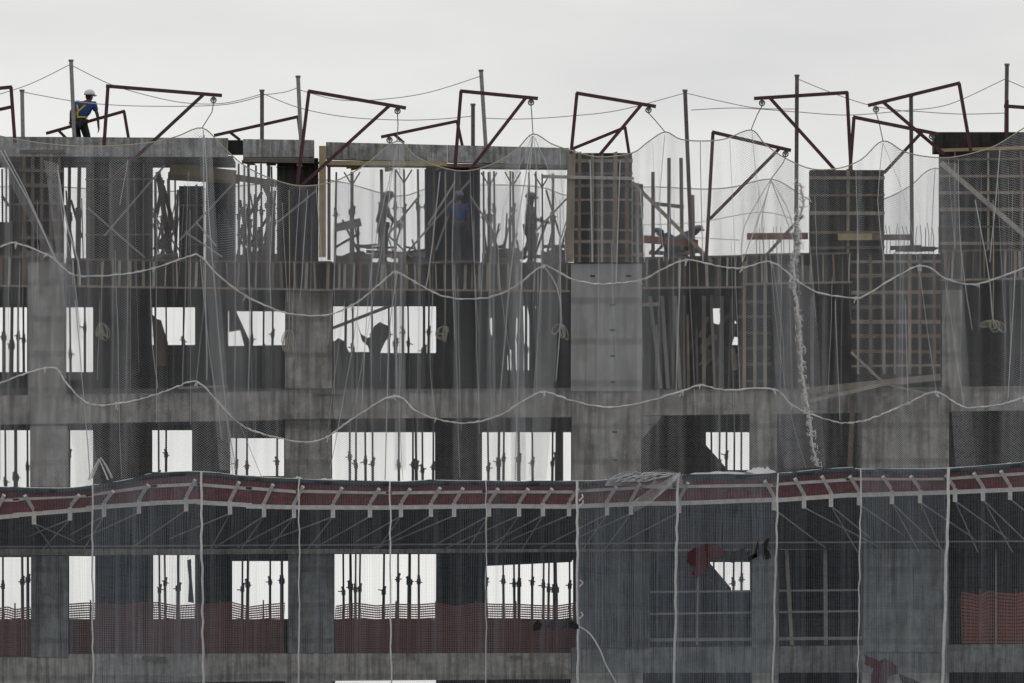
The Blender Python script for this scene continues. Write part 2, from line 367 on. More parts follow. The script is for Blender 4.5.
piece('timber',358,258,358,226,1.5,.06,'prop','upright leg at the right end of the makeshift bench')
for k,(a,b,c,d,Y) in enumerate(((107,183,152,140,.1),(104,236,165,165,.3),(180,240,235,182,.5),(185,232,222,257,.6),(88,208,145,258,.3),(278,222,317,190,.1),(428,225,455,182,.1),
     (436,250,452,205,.2),(470,196,497,236,.2),(535,232,573,192,.3),(405,255,470,180,.3),(150,210,185,258,3.5),(196,222,216,246,.4),(388,235,420,195,.8),(388,235,412,258,.8))):
    piece('brace_pole',a,b,c,d,Y,.05,'steel' if k%3 else 'wood_grey','raking pole propping the top floor shutters, '+nth(k,15)+' in order of setting out','pole','raking poles on the top floor',tube=True)
# random scaffold lattice behind the nets on the top floor
k = 0
for (xa,xb,n,yt,bay) in ((153,178,12,185,'gap left of the yellow joists'),(236,276,18,185,'bundle of props near the yellow joists'),(65,84,3,190,'narrow gap right of the brown shutter'),(482,530,12,205,'bay left of the second silhouetted worker'),(335,425,10,215,'bay of the first silhouetted worker'),(0,9,3,185,'gap at the left edge'),(530,568,8,215,'bay right of the second silhouetted worker')):
    for i in range(n):
        x = random.uniform(xa,xb); x2 = min(xb,max(xa,x+random.uniform(-20,20))); y2 = random.uniform(yt,240)
        piece('brace_pole',x,259,x2,y2,random.uniform(2,5),random.choice((.03,.045,.06)),'prop','thin dark pole in the '+bay,'pole','tangled raking poles in the '+bay,tube=True)
for i,(a,b,c,d,w_) in enumerate(((158,172,171,259,.13),(163,186,176,236,.1),(154,250,176,222,.1),(157,214,163,180,.09),(238,236,262,192,.08),(243,256,270,214,.07),(262,180,274,206,.14),(240,200,250,259,.07),(71,200,82,238,.06),(2,196,9,206,.07),(486,214,500,259,.09),(546,190,560,236,.05))):
    piece('raking_timber',a,b,c,d,2.6+.1*i,w_,'wood_dark',nth(i,12)+' thick slanting timber wedged between the props of the top floor','timber','thick slanting timbers on the top floor')
for x0,x1,y,Y,l in ((336,372,253,2.9,'low stack of dark boards under the makeshift bench'),(398,426,255,3.1,'low stack of dark boards right of the first silhouetted worker'),(482,520,251,2.9,'low stack of dark boards left of the second silhouetted worker'),(541,568,249,3.1,'low stack of dark boards beside the ribbed shutter'),(153,178,254,4.5,'low stack of dark boards below the yellow joists'),(236,277,252,3.5,'low stack of dark boards at the foot of the prop bundle')):
    tag(MB().prism([(x0,263),(x1,263),(x1,y+2),(x1-5,y+1),(x1-9,y-2),(x0+12,y),(x0+6,y+3),(x0,y+2)], Y, .5).build('board_stack', M['wood_dark']), l, 'boards')
# loose timber on the top deck
for (xa,xb,n,yb,bay) in ((336,428,18,259,'at the feet of the first silhouetted worker'),(482,568,20,261,'at the feet of the second silhouetted worker'),(154,178,4,259,'left of the two plain shutters'),(238,276,5,260,'under the bundle of props'),(886,938,10,252,'left of the far right shutter'),(648,700,8,258,'beside the crouching workers')):
    for i in range(n):
        x = random.uniform(xa,xb-14); y = yb-random.uniform(1,15 if xa!=886 else 6); l = random.uniform(12,32)
        piece('timber_offcut',x,y+random.uniform(-2,2),min(xb,x+l),y+random.uniform(-2,2),random.uniform(.8,2.4),random.choice((.05,.08,.1)),random.choice(('wood_dark','wood_dark','prop','wood')),'short dark timber '+bay,'timber','loose timbers '+bay)

# ------------------------------------------------------------------ shoring props
def make_prop(x, z0, z1, Y, r, label, group, head=False, colh=.5, lean=0.0, m='prop'):
    xx = X(x, Y); o = thing('shoring_prop', (xx, Y, z0), label, 'prop', group); zm = z0+(z1-z0)*colh
    xm = xx+lean*(zm-z0)/(z1-z0)
    MB().tube([(xx,Y,z0+.01),(xm,Y,zm)], r, 7).build('outer_tube', M[m], o)
    MB().tube([(xm,Y,zm),(xx+lean,Y,z1-.01)], r*.72, 7).build('inner_tube', M[m], o)
    e_ = random.uniform(.06,.15); c = MB().tube([(xm,Y,zm-.07),(xm,Y,zm+.07)], r*1.5, 7); c.tube([(xm-e_,Y,zm+random.uniform(-.03,.08)),(xm+.18-e_,Y,zm+random.uniform(-.03,.05))], .014, 4); c.tube([(xm,Y,zm+.05),(xm+random.uniform(-.05,.05),Y,zm+.16)], r*1.05, 6)
    c.build('collar', M[m], o)
    MB().box(xx-.07,xx+.07,Y-.07,Y+.07,z0,z0+.01).build('base_plate', M[m], o)
    if head:
        h = MB(); h.tube([(xx+lean,Y,z1-.35),(xx+lean-.2,Y,z1-.02)], .02, 5); h.tube([(xx+lean,Y,z1-.35),(xx+lean+.2,Y,z1-.02)], .02, 5)
        h.build('fork_head', M[m], o)
def row(xs, z0, z1, where, Y=6, r=.035, head=False, lo=.35, hi=.6):
    n = len(xs)
    for i, x in enumerate(xs):
        rr = r
        if isinstance(x, tuple): x, rr = x
        make_prop(x, z0, z1, Y+random.uniform(-.8,.6), rr, '%s steel shoring prop in the %s' % (nth(i,n), where), 'steel props in the '+where, head and i%3==1, random.uniform(lo,hi), random.uniform(-.04,.04))
up = zTop-.16
row([(4,.05),(11,.06),18,24], zA, up, 'upper window at the left edge')
row([71,85], zA, up, 'upper window right of the pale column')
row([156,(167,.03),183], zA, up, 'small upper window with the ochre cloth')
row([252,263,272], zA, up, 'upper window with the slanted board')
row([(345,.05),353,373,389,(396,.05),403,(409,.03),(424,.05),428], zA, up, 'wide upper window with the hanging black tarp')
row([488,494,506,513,519,526,533,538,544,549], zA, up, 'ragged upper opening left of the wide pier', r=.05)
u2 = zA-.16
row([6,(16,.06),28], zB, u2, 'middle window at the left edge')
row([69], zB, u2, 'middle window right of the pale column')
row([159,166], zB, u2, 'small middle window')
row([236,247,277], zB, u2, 'middle window left of the second column', lo=.46, hi=.58)
row([350,356,366,373,399,413,(417,.045),423,433], zB, u2, 'wide middle window just above the canopy', lo=.46, hi=.58)
row([489,(498,.05),503,(519,.05),533,552,(556,.04)], zB, u2, 'wide middle window left of the big pier', lo=.46, hi=.58)
row([712,719,726,734,741], zB, u2, 'small broken middle opening on the right', lo=.3, hi=.6)
u3 = zB-.16
row([3,(23,.045),(28,.045)], zC, u3, 'lower window at the left edge', lo=.5, hi=.63)
row([160,166,(178,.05)], zC, u3, 'small lower window', lo=.5, hi=.63)
row([242,(247,.045),270,(282,.05)], zC, u3, 'lower window left of the second column', lo=.5, hi=.63)
row([344,(351,.05),355,359,(383,.04),398,(409,.055),419], zC, u3, 'wide lower window under the canopy', lo=.5, hi=.63)
row([487,504,515,(519,.045),532,543,548,(556,.07),570], zC, u3, 'lower window left of the big pier', lo=.5, hi=.63)
row([714,724,733,741], zC, u3, 'small lower opening on the right', lo=.5, hi=.63)
u4 = Z(157)-.1
row([3,6], zTop, u4, 'gap at the left end of the top floor', Y=2.6)
row([(69,.06),(78,.07)], zTop, u4, 'narrow top floor gap beside the brown shutter', Y=2)
row([(156,.05),163,(170,.06),176], zTop, Z(167), 'top floor gap left of the yellow joists', Y=4)
row([239,244,(250,.05),256,262,(268,.06),273], zTop, Z(161), 'top floor bundle right of the white-marked shutter', Y=1.5)
row([335,(352,.06),(383,.06),395,405,(419,.04),426], zTop, Z(167), 'top floor bay with the first silhouetted worker', Y=1.2, head=True, lo=.45, hi=.6)
row([484,(490,.06),495,510,(514,.04),529,535,(543,.03),(553,.05)], zTop, Z(169), 'top floor bay with the second silhouetted worker', Y=1.2, head=True, lo=.45, hi=.6)
# leaning poles in the right hand upper bay
for i,(a,b) in enumerate(((657,662),(662,668),(668,674),(675,680),(684,684),(704,704),(711,715),(722,722),(731,729),(650,661),(790,792),(798,800),(812,812),(824,823),(836,836))):
    piece('leaning_pole',b,389,a,296,random.uniform(.3,1.2),random.choice((.05,.07,.09)),random.choice(('wood','steel','wood_dark')),nth(i,15)+' tall pole standing in the dark upper bays right of the wide pier','pole','tall poles in the dark upper bays on the right',tube=i%2==0)
for i in range(9):
    x = 648+i*6+random.uniform(-2,2)
    piece('standing_batten',x,388,x+random.uniform(-3,3),random.uniform(298,330),random.uniform(.5,1.6),random.uniform(.04,.09),random.choice(('wood_dark','wood','wood_grey')),'slim batten standing in the dark upper bay right of the wide pier','timber','slim battens in the dark upper bay')
for i in range(20):
    x = random.uniform(695,738); y = random.uniform(300,380)
    piece('timber_offcut',x,y,x+random.uniform(-14,14),y+random.uniform(-16,16),random.uniform(1,3),random.uniform(.06,.2),random.choice(('wood_dark','prop','wood')),'timber jammed in the tangled upper bay right of the pier','timber','jammed timbers in the tangled upper bay')
for i,(a,b,c,d) in enumerate(((703,307,745,330),(700,340,722,318),(726,345,748,322))):
    q = MB(); q.prism([(a,b),(c,b+4),(c-3,d+ (8 if i else 0)),(a+4,d-3 if i else d)], 6.5, .06)
# broken boards partly closing back openings
def board(poly, Y, label, m='ply', t=.05, name='loose_board', cat='board'): return tag(MB().prism(poly, Y, t).build(name, M[m]), label, cat)
board([(698,345),(698,306),(712,306),(713,322),(708,345)], 7.2, 'torn dark board left of the specks of light in the upper right bay')
board([(718,346),(716,330),(722,318),(724,306),(748,306),(748,346),(741,346),(740,330),(735,320),(732,340)], 7.2, 'ragged dark board right of the specks of light in the upper right bay')
board([(706,445),(728,470),(706,472)], 7.2, 'triangular dark board in the small middle opening on the right')
board([(704,562),(709,562),(731,588),(731,594),(704,594)], 7.2, 'triangular dark board in the small lower opening on the right')
board([(229,311),(236,311),(252,346),(246,352),(240,330),(229,332)], 7.0, 'slanting dark board across the upper window left of the second column')
board([(482,304),(487,304),(490,330),(494,345),(492,372),(482,372)], 7.0, 'dark board edge at the left of the ragged upper opening')
board([(496,304),(512,304),(507,330),(501,352),(498,372),(495,350)], 7.0, 'tapering dark board in the ragged upper opening')
for k,(a,b,c,d) in enumerate(((482,486,304,372),(494,504,304,372),(504,515,304,350),(508.5,510.5,340,372),(512.5,516,304,372),(519.5,523.5,304,372),(485,520,304,318),(529,531,304,372),(535,544,304,372),(544,550,330,372))):
    board([(a+random.uniform(-1,1),c),(b+random.uniform(-1,1),c),(b+random.uniform(-1,1),(c+d)/2),(b,d),(a,d),(a+random.uniform(-1,1),(c+d)/2)], 6.8-.02*k, nth(k,10)+' upright dark board closing the ragged upper opening left of the pier', 'ply')
board([(698,304),(712,304),(713,313),(709,318),(713,323),(720,325),(722,331),(733,329),(734,338),(731,347),(698,347)], 7.1, 'dark board under the specks of light in the upper right bay')
board([(527,304),(534,304),(540,322),(548,322),(551,372),(531,372),(533,340)], 6.9, 'pale grey board at the right of the ragged upper opening', 'wall_in')
board([(535,332),(556,330),(558,386),(536,388)], 2.0, 'grey sheet standing upright left of the wide pier', 'slab')
board([(229,346),(285,345),(285,387),(229,388)], 6.6, 'low dark board wall under the slanting board')
board([(300,345),(333,345),(333,343),(338,338),(344,341),(349,352),(372,352),(374,386),(300,388)], 6.2, 'heap of dark sheeting along the sill of the wide upper window','tarp')
board([(482,573),(482,560),(572,560),(572,562),(486,566)], 7.4, 'thin dark strip along the head of the lower window left of the pier')
board([(152,314),(157,319),(161,320),(164,330),(168,343),(167,366),(155,366)], 5.5, 'ochre cloth hung at the edge of the small upper window', 'cloth', .03, 'hanging_cloth', 'cloth')
board([(357,322),(361,334),(368,338),(371,336),(374,326),(380,322),(388,326),(391,333),(385,342),(380,353),(370,355),(368,346),(362,341)], 5.2, 'black tarp caught among props in the wide upper window', 'tarp', .04, 'hanging_tarp', 'tarp')
board([(187,560),(191,559),(192,580),(194,603),(188,602),(189,582)], 6.8, 'narrow grey netting strip in the small lower window', 'steel', .02, 'netting_strip','netting')
board([(331,342),(337,340),(344,372),(346,388),(331,388)], 1.2, 'grey leaning sheet just right of the second column', 'slab', .04)
piece('timber',333,328,395,304,5.5,.08,'wood_grey','grey plank sloping behind the props of the wide upper window')
piece('timber',205+590,392,940,377,-.55,.16,'wood','weathered plank lying along the ledge under the gridded shutter')
piece('timber',806,402,880,385,-.6,.09,'wood_grey','thin pale plank crossing over the weathered one')
piece('timber',851,352,885,384,-.5,.06,'wood_grey','short stick leaning at the foot of the gridded shutter')
piece('timber',884,384,930,394,-.5,.05,'wood_grey','thin pale stick lying right of the leaning one')
piece('timber',640,305,660,304,-.1,.09,'wood','stub of timber beside the top of the wide pier')
piece('timber',178,388,228,386,-.1,.05,'steel','long pale lath lying on the ledge left of the second column')
piece('timber',312,393,345,393,-.08,.07,'wood_dark','dark stub lying on the ledge right of the second column')
piece('timber',853,396,850,466,-.3,.12,'wood_dark','upright dark plank on the left edge of the right hand wall')
piece('timber',142,658,166,659,-.08,.1,'wood_dark','short dark timber on the lowest ledge at left')
piece('timber',510,657,522,657,-.08,.06,'wood_dark','short dark timber on the lowest ledge left of the big pier')

# ------------------------------------------------------------------ ribs on the top panels: standing poles
poles = [((22,90),(23,139),'short grey pole at the left edge of the roof'),((71,60),(74.5,142),'tall pole just left of the man in blue'),
 ((262,90),(262,140),'short pole right of the first big hoist frame'),((298,76),(301,142),'tall pole beside the second hoist frame'),
 ((473,104),(473,147),'shortest pole at the middle hoist frame'),((481,70),(486,150),'tall pole rising through the middle hoist frame'),
 ((685,90),(692,262),'tall bare pole between the two right hand pier nets'),((797,75),(796,262),'tall pole in front of the frayed rope'),
 ((911,95),(912,250),'tall pole between the board shutter and the far right shutter'),((1007,64),(1006,140),'tall pole at the right edge of the roof')]
for i,(a,b,l) in enumerate(poles):
    Y = -.15 if i in (6,7,8) else .5
    o = thing('standing_pole', P(*b, Y), l, 'pole', 'poles standing above the roof line')
    MB().tube([P(*b,Y),P(*a,Y)], .05, 8).build('tube', M['steel' if i in (0,1,3,5) else 'pole'], o)
    MB().tube([P(a[0],a[1]+1.6,Y),P(a[0],a[1]-.4,Y)], .065, 8).build('cap', M['prop'], o)
cabs = [[(-10,97),(30,84),(71,64)],[(73,66),(110,84),(150,96),(187,103),(225,103),(262,94)],[(23,92),(80,102),(140,106),(220,105),(262,96)],
 [(262,95),(285,92),(299,87)],[(264,94),(300,108),(347,117),(401,120),(440,119),(473,116)],[(300,90),(340,100),(385,99),(430,92),(481,76)],
 [(483,118),(520,119),(570,116),(620,110),(685,93)],[(686,93),(720,101),(757,108),(797,109)],[(691,110),(740,108),(797,112)],[(798,79),(830,92),(869,105),(911,112)],[(799,112),(850,115),(911,110)],
 [(912,110),(950,104),(1005,79)],[(912,111),(960,114),(1006,113)],[(1007,80),(1030,90)]]
def smooth(pts, n=8):
    out = []; m = len(pts)
    for i in range(m-1):
        p0 = pts[max(i-1,0)]; p1 = pts[i]; p2 = pts[i+1]; p3 = pts[min(i+2,m-1)]
        for k in range(n):
            t = k/n
            out.append(tuple(.5*((2*p1[c])+(-p0[c]+p2[c])*t+(2*p0[c]-5*p1[c]+4*p2[c]-p3[c])*t*t+(-p0[c]+3*p1[c]-3*p2[c]+p3[c])*t**3) for c in range(len(p1))))
    out.append(tuple(pts[-1])); return out
for i,c in enumerate(cabs):
    tag(MB().tube([P(x,y,.5) for x,y in smooth(c)], .011, 4).build('slack_cable', M['cable']), nth(i,len(cabs))+' slack cable strung between the standing poles', 'cable', 'slack cables above the roof')

# ------------------------------------------------------------------ hoist frames
def hoist(mast, arm, brace, pulley, Y, label, w=.085, rope=None):
    base = P(*mast[1], Y)
    o = thing('hoist_frame', base, label, 'hoist frame', 'red-brown hoist frames on the roof')
    def bb(n, a, b, ww=w, m='red', dy=0):
        MB().bar(P(*a,Y+dy),P(*b,Y+dy), ww).build(n, M[m], o)
    bb('mast', mast[0], mast[1]); bb('arm', arm[0], arm[1], dy=-.003)
    if brace: bb('brace', brace[0], brace[1], w*.95, dy=.006)
    if pulley:
        px,py = pulley; pb = MB(); ring = [P(px+2.6*math.cos(t),py+2.6*math.sin(t),Y) for t in np.linspace(0,2*math.pi,13)]
        pb.tube(ring, .018, 5); pb.tube([P(px,py-4,Y),P(px,py+3.8,Y)], .014, 5); pb.tube([P(px,py-.5,Y-.03),P(px,py-.5,Y+.03)],.045,8)
        p = pb.build('pulley', M['prop'], o)
        if rope: MB().tube([P(px,py+3,Y)]+[P(*r,-1.2 if k==len(rope)-1 else Y) for k,r in enumerate(rope)], .012, 4).build('hook_rope', M['prop'], p)
hoist(((11,87),(15,143)),((12,87),(-50,93)),((11,107),(-40,118)),None,-.5,'hoist frame cut off by the left edge')
hoist(((108,86),(104,146)),((106,86),(222,95.5)),((203,95),(107,184)),(213.5,100),-.9,'large hoist frame reaching right just beside the man in blue',rope=[(212,112),(202,128)])
hoist(((124,111),(129,141)),((46,133.5),(125,111)),((58,130),(67,139)),None,1.5,'low hoist frame leaning behind the man in blue',.075)
hoist(((298,117),(301,142)),((214,135.5),(299,116.5)),((229,131.5),(240,140)),None,.8,'low hoist frame ending at the tall pole left of centre',.075)
hoist(((309,91),(297,188)),((308,91),(406,108)),((389,106),(300,187)),(397.5,111),-.6,'big hoist frame leaning right above the black gap',rope=[(398,125),(397,141)])
hoist(((457,121),(463,149)),((381,137),(458,121)),((394,134),(404,143)),(389.5,140),.8,'low hoist frame hooked over the first net peak',.075)
hoist(((461,91),(455,168)),((460,91),(538,98.5)),((526,97.5),(470,170)),(531,102.5),-.7,'hoist frame in the middle over the ring beam',rope=[(532,118),(533,134)])
hoist(((577,93),(571,154)),((576,93),(656,106.5)),((642,104),(597,158)),(648.5,110),-.5,'hoist frame standing on the tall ribbed shutter',rope=[(655,120),(665,132)])
hoist(((625,127),(629,153)),((572,149),(626,127)),None,None,.6,'low open hoist frame behind the one on the ribbed shutter',.075)
hoist(((713,132),(706,262)),((712,132),(791,150.5)),((780,148),(710,219)),(785.5,154),-.6,'very tall hoist frame standing on the slab edge right of the pier',rope=[(783,163),(771,179)])
hoist(((847,92),(851,170)),((754,98.5),(848,92.5)),((770,98),(835,170)),(762,103),-.4,'hoist frame pointing left from the board shutter',rope=[(757,115),(751,130)])
hoist(((854,117),(850,171)),((853,117),(938,134)),((923,131),(884,173)),(932,136.5),-.7,'lower hoist frame pointing right from the board shutter')
hoist(((959,83),(971,152)),((868,105.5),(960,83)),((883,102),(944,154)),(876,109.5),-.4,'hoist frame tilting left over the far right shutter',rope=[(879,122),(883,141)])
hoist(((1007,100),(1007,140)),((1004,106),(1060,110)),None,None,.1,'hoist arm cut off by the right edge')

# ------------------------------------------------------------------ people
def skin_obj(name, chains, m, parent, sub=1):
    """chains: list of (points with radii) sharing coincident points -> one skinned graph"""
    idx = {}; vs = []; rs = []; es = []
    for ch in chains:
        prev = None
        for (p, r) in ch:
            key = tuple(round(c,4) for c in p)
            if key not in idx: idx[key] = len(vs); vs.append(p); rs.append(r)
            k = idx[key]
            if prev is not None and prev != k: es.append((prev,k))
            prev = k
    me = bpy.data.meshes.new(name); me.from_pydata(vs, es, []); me.update()
    me.materials.append(m)
    o = bpy.data.objects.new(name, me); S.collection.objects.link(o); o.parent = parent
    me.skin_vertices.new() if hasattr(me.skin_vertices,'new') and not me.skin_vertices else None
    md = o.modifiers.new('skin','SKIN'); md.use_smooth_shade = True
    if not me.skin_vertices:
        bpy.context.view_layer.objects.active = o
    for i, r in enumerate(rs):
        sv = me.skin_vertices[0].data[i]; sv.radius = (r, r) if not isinstance(r, tuple) else r; sv.use_root = (i == 0)
    s2 = o.modifiers.new('sub','SUBSURF'); s2.levels = sub; s2.render_levels = sub
    return o
def hand(wr, d, side):
    """finger chains leaving a wrist in direction d"""
    wr = Vector(wr); d = Vector(d).normalized(); u = Vector((0,1,0)) if abs(d.y)<.8 else Vector((1,0,0))
    s = d.cross(u).normalized(); palm = wr+d*.075; out = [[(tuple(wr),.027),(tuple(palm),.03)]]
    for k, l in enumerate((.065,.078,.074,.055)):
        off = s*((k-1.5)*.021); cur = s.cross(d)*.02
        out.append([(tuple(palm),.03),(tuple(palm+off+d*.02),.0095),(tuple(palm+off+d*(.02+l*.55)+cur*.4),.0088),(tuple(palm+off+d*(.02+l)+cur*1.6),.0075)])
    out.append([(tuple(wr),.027),(tuple(wr+d*.03+s*side*.035),.012),(tuple(wr+d*.065+s*side*.052),.009)])
    return out
def person(loc, label, yaw, J, shirt, trous, helmet, harness=False, sc=1.0):
    """J: joint positions in metres, x right, y back (facing +x before yaw)"""
    o = thing('person', loc, label, 'person'); o.rotation_euler.z = yaw; o.scale = (sc,)*3
    g = lambda k: J[k]
    pel, waist, chest, neck, head = g('pelvis'), g('waist'), g('chest'), g('neck'), g('head')
    hd = Vector(head)
    top = tuple(hd+Vector(g('up'))*.10); fwd = Vector(g('fwd')).normalized()
    body = [[(pel,.12),(waist,.105),(chest,.125),(neck,.052),(tuple(hd-Vector(g('up'))*.07+fwd*.015),.07),(head,.088),(top,.06)],]
    nose = [[(head,.088)]]
    for s in ('l','r'):
        body.append([(chest,.125),(g(s+'sho'),.058),(g(s+'elb'),.042),(g(s+'wri'),.027)])
        w = Vector(g(s+'wri')); e = Vector(g(s+'elb')); body += hand(w, w-e, 1 if s=='l' else -1)
        body.append([(pel,.12),(g(s+'hip'),.088),(g(s+'kne'),.058),(g(s+'ank'),.038),(tuple(Vector(g(s+'ank'))+fwd*.15+Vector((0,0,-.045))),.035)])
    b = skin_obj('body', body, M['skin'], o)
    # face: nose, eye sockets, mouth, ears as tiny modelled features of the head
    up_ = Vector(g('up')).normalized(); sd_ = up_.cross(fwd).normalized()
    def feat(nm, pts, r, mt):
        f = MB().tube(pts, r, 6); me = bpy.data.meshes.new(nm); me.from_pydata(f.v, [], f.f); me.materials.append(mt)
        fx = bpy.data.objects.new(nm, me); S.collection.objects.link(fx); fx.parent = o
    feat('nose', [hd+fwd*.08+up_*.01, hd+fwd*.112-up_*.022, hd+fwd*.085-up_*.03], .011, M['skin'])
    for q in (-1,1):
        feat('ear', [hd+sd_*(q*.086)+up_*.02, hd+sd_*(q*.092)-up_*.03], .014, M['skin'])
        feat('eye', [hd+fwd*.078+sd_*(q*.03)+up_*.012, hd+fwd*.088+sd_*(q*.03)+up_*.012], .009, M['hair'])
    feat('mouth', [hd+fwd*.082+sd_*.022-up_*.055, hd+fwd*.082-sd_*.022-up_*.055], .007, M['print_red'])
    sh = [[(waist,(.15,.14)),(chest,.17),(tuple(Vector(neck)*.8+Vector(chest)*.2),.08)]]
    sh[0].insert(0,(tuple(Vector(pel)*.7+Vector(waist)*.3),.14))
    for s in ('l','r'):
        sh.append([(chest,.17),(g(s+'sho'),.088),(tuple(Vector(g(s+'sho'))*.3+Vector(g(s+'elb'))*.7),.062)])
    skin_obj('shirt', sh, shirt, o)
    tr = []
    for s in ('l','r'):
        a = Vector(g(s+'ank')); k_ = Vector(g(s+'kne')); tr.append([(pel,.14),(g(s+'hip'),.118),(g(s+'kne'),.09),(tuple(a*.9+k_*.1),.062)])
    skin_obj('trousers', tr, trous, o)
    bo = MB()
    for s in ('l','r'):
        a = Vector(g(s+'ank')); bo = MB(); bo.tube([a+Vector((0,0,.06)),a+Vector((0,0,-.03))], .055, 8); bo.tube([a+Vector((0,0,-.045))-fwd*.05,a+Vector((0,0,-.05))+fwd*.18], .045, 8)
        me = bpy.data.meshes.new('boot'); me.from_pydata(bo.v, [], bo.f); me.materials.append(M['boot']); x = bpy.data.objects.new('boot', me); S.collection.objects.link(x); x.parent = o
    # hair at the nape and helmet with brim
    def sub(name, mb, mt, par=o):
        me = bpy.data.meshes.new(name); me.from_pydata(mb.v, [], mb.f); me.polygons.foreach_set('use_smooth',[True]*len(me.polygons)); me.materials.append(mt)
        x = bpy.data.objects.new(name, me); S.collection.objects.link(x); x.parent = par; return x
    hr = MB(); hr.tube([hd-fwd*.03+up_*.05, hd-fwd*.045-up_*.03, hd-fwd*.03-up_*.06], .075, 10, .05); sub('hair', hr, M['hair'])
    hm = MB(); rings = [(.125,.035),(.128,.06),(.118,.10),(.095,.135),(.055,.158),(.012,.165)]; base = hd
    for r, h in rings:
        for k in range(14):
            t = 2*math.pi*k/14; hm.v.append(tuple(base+up_*h+fwd*(r*1.12*math.cos(t))+sd_*(r*.95*math.sin(t))))
    for i in range(len(rings)-1):
        for k in range(14): hm.f.append((i*14+k, i*14+(k+1)%14, (i+1)*14+(k+1)%14, (i+1)*14+k))
    hm.f.append(tuple(range(13,-1,-1))); hm.f.append(tuple((len(rings)-1)*14+k for k in range(14)))
    he = sub('helmet', hm, helmet)
    br = MB(); br.tube([hd+up_*.035+fwd*.09, hd+up_*.028+fwd*.185], .03, 8, .022)
    br.v = [tuple(Vector(v)+sd_*((Vector(v)-hd).dot(sd_)*2.2)) for v in br.v]; sub('brim', br, helmet, he)
    if harness:
        ha = MB(); p, w, c, n = map(Vector,(pel,waist,chest,neck))
        def strap(pts): ha.tube(pts, .02, 5)
        ls, rs_ = Vector(g('lsho')), Vector(g('rsho')); B_ = -fwd
        wl = w.lerp(p,.3); R = .155
        strap([wl+fwd*(R*math.cos(t))+sd_*(R*math.sin(t)) for t in np.linspace(0,2*math.pi,17)])
        strap([ls.lerp(c,.5)+B_*.13, c.lerp(w,.5)+B_*.16, wl+B_*.155+sd_*.05]); strap([rs_.lerp(c,.5)+B_*.13, c.lerp(w,.5)+B_*.16, wl+B_*.155-sd_*.05])
        strap([wl+B_*.155, p+B_*.165, Vector(g('lhip')).lerp(Vector(g('lkne')),.3)+B_*.115])
        strap([wl+B_*.155, p+B_*.165, Vector(g('rhip')).lerp(Vector(g('rkne')),.3)+B_*.115])
        sub('harness', ha, M['harness'])
    return o
def std(**k):
    J = dict(pelvis=(0,0,.93),waist=(0,0,1.08),chest=(0,0,1.30),neck=(0,0,1.45),head=(.02,0,1.60),up=(0,0,1),fwd=(1,0,0),
     lsho=(0,.19,1.38),rsho=(0,-.19,1.38),lelb=(.02,.24,1.10),relb=(.02,-.24,1.10),lwri=(.12,.24,.88),rwri=(.12,-.24,.88),
     lhip=(0,.1,.88),rhip=(0,-.1,.88),lkne=(.03,.11,.48),rkne=(.03,-.11,.48),lank=(0,.12,.09),rank=(0,-.12,.09))
    J.update(k); return J
# man in blue on the roof: seen from behind, leaning a little left, right arm down
zf = Z(155)
person((X(84.5,.72),.72,zf), 'man in blue shirt, yellow harness and white helmet on the roof, seen from behind', math.radians(75),
  std(pelvis=(-.1,.10,.82),waist=(-.06,.07,.96),chest=(.05,-.0,1.17),neck=(.10,-.05,1.31),head=(.16,-.07,1.43),fwd=(1,-.5,0),
      lsho=(.05,.20,1.26),rsho=(.08,-.20,1.24),lelb=(.16,.38,1.08),lwri=(.30,.44,.92),relb=(.1,-.29,.98),rwri=(.2,-.28,.74),
      lhip=(-.1,.2,.77),rhip=(-.1,0,.77),lkne=(.12,.2,.43),rkne=(.12,-.04,.43)), M['shirt_blue'], M['trouser'], M['helmet_w'], True, sc=1.07)
bend = dict(pelvis=(-.06,0,.92),waist=(-.05,0,1.07),chest=(.0,0,1.30),neck=(.06,0,1.44),head=(.11,0,1.57),up=(.15,0,1),
   lsho=(.02,.19,1.37),rsho=(.04,-.19,1.37),lelb=(.14,.23,1.14),lwri=(.32,.2,1.0),relb=(.17,-.24,1.13),rwri=(.35,-.2,.94),lkne=(.0,.11,.48),rkne=(.06,-.11,.48),lank=(-.08,.12,.09),rank=(.06,-.12,.09))
person((X(383,1.9),1.9,zTop), 'worker in silhouette facing right with one arm reaching down, in the first open bay', math.radians(-8), std(**bend), M['shirt_grey'], M['trouser'], M['helmet_g'], sc=1.1)
hold = dict(lelb=(.1,.22,1.13),lwri=(.33,.16,1.07),relb=(.12,-.23,1.12),rwri=(.36,-.15,1.06),rkne=(.05,-.11,.48),rank=(.05,-.12,.09),lank=(-.05,.12,.09))
person((X(530,1.9),1.9,zTop), 'worker in silhouette facing right with both hands raised before him, near the ribbed shutter', math.radians(-12), std(**hold), M['shirt_grey'], M['trouser'], M['helmet_g'], sc=1.06)
person((X(459,.1),-.12,Z(261,-.12)), 'dim worker in blue standing close to the dark blue-grey column shutter', math.radians(100), std(lelb=(.15,.26,1.15),lwri=(.33,.2,1.2)), M['shirt_blue'], M['trouser'], M['helmet_g'])
MB().box(X(440),X(478),-.5,.31,Z(261,-.12)-.06,Z(261,-.12)).build('scaffold_board', M['wood_dark'], B)
crouch = dict(pelvis=(-.2,0,.50),waist=(-.1,0,.60),chest=(.08,0,.72),neck=(.2,0,.80),head=(.32,0,.83),up=(.5,0,1),
   lsho=(.13,.18,.76),rsho=(.13,-.18,.76),lelb=(.25,.22,.5),relb=(.25,-.22,.5),lwri=(.42,.15,.34),rwri=(.42,-.15,.34),
   lhip=(-.18,.1,.47),rhip=(-.18,-.1,.47),lkne=(.2,.14,.45),rkne=(.2,-.14,.45),lank=(-.1,.13,.09),rank=(-.1,-.13,.09))
zr = zTop
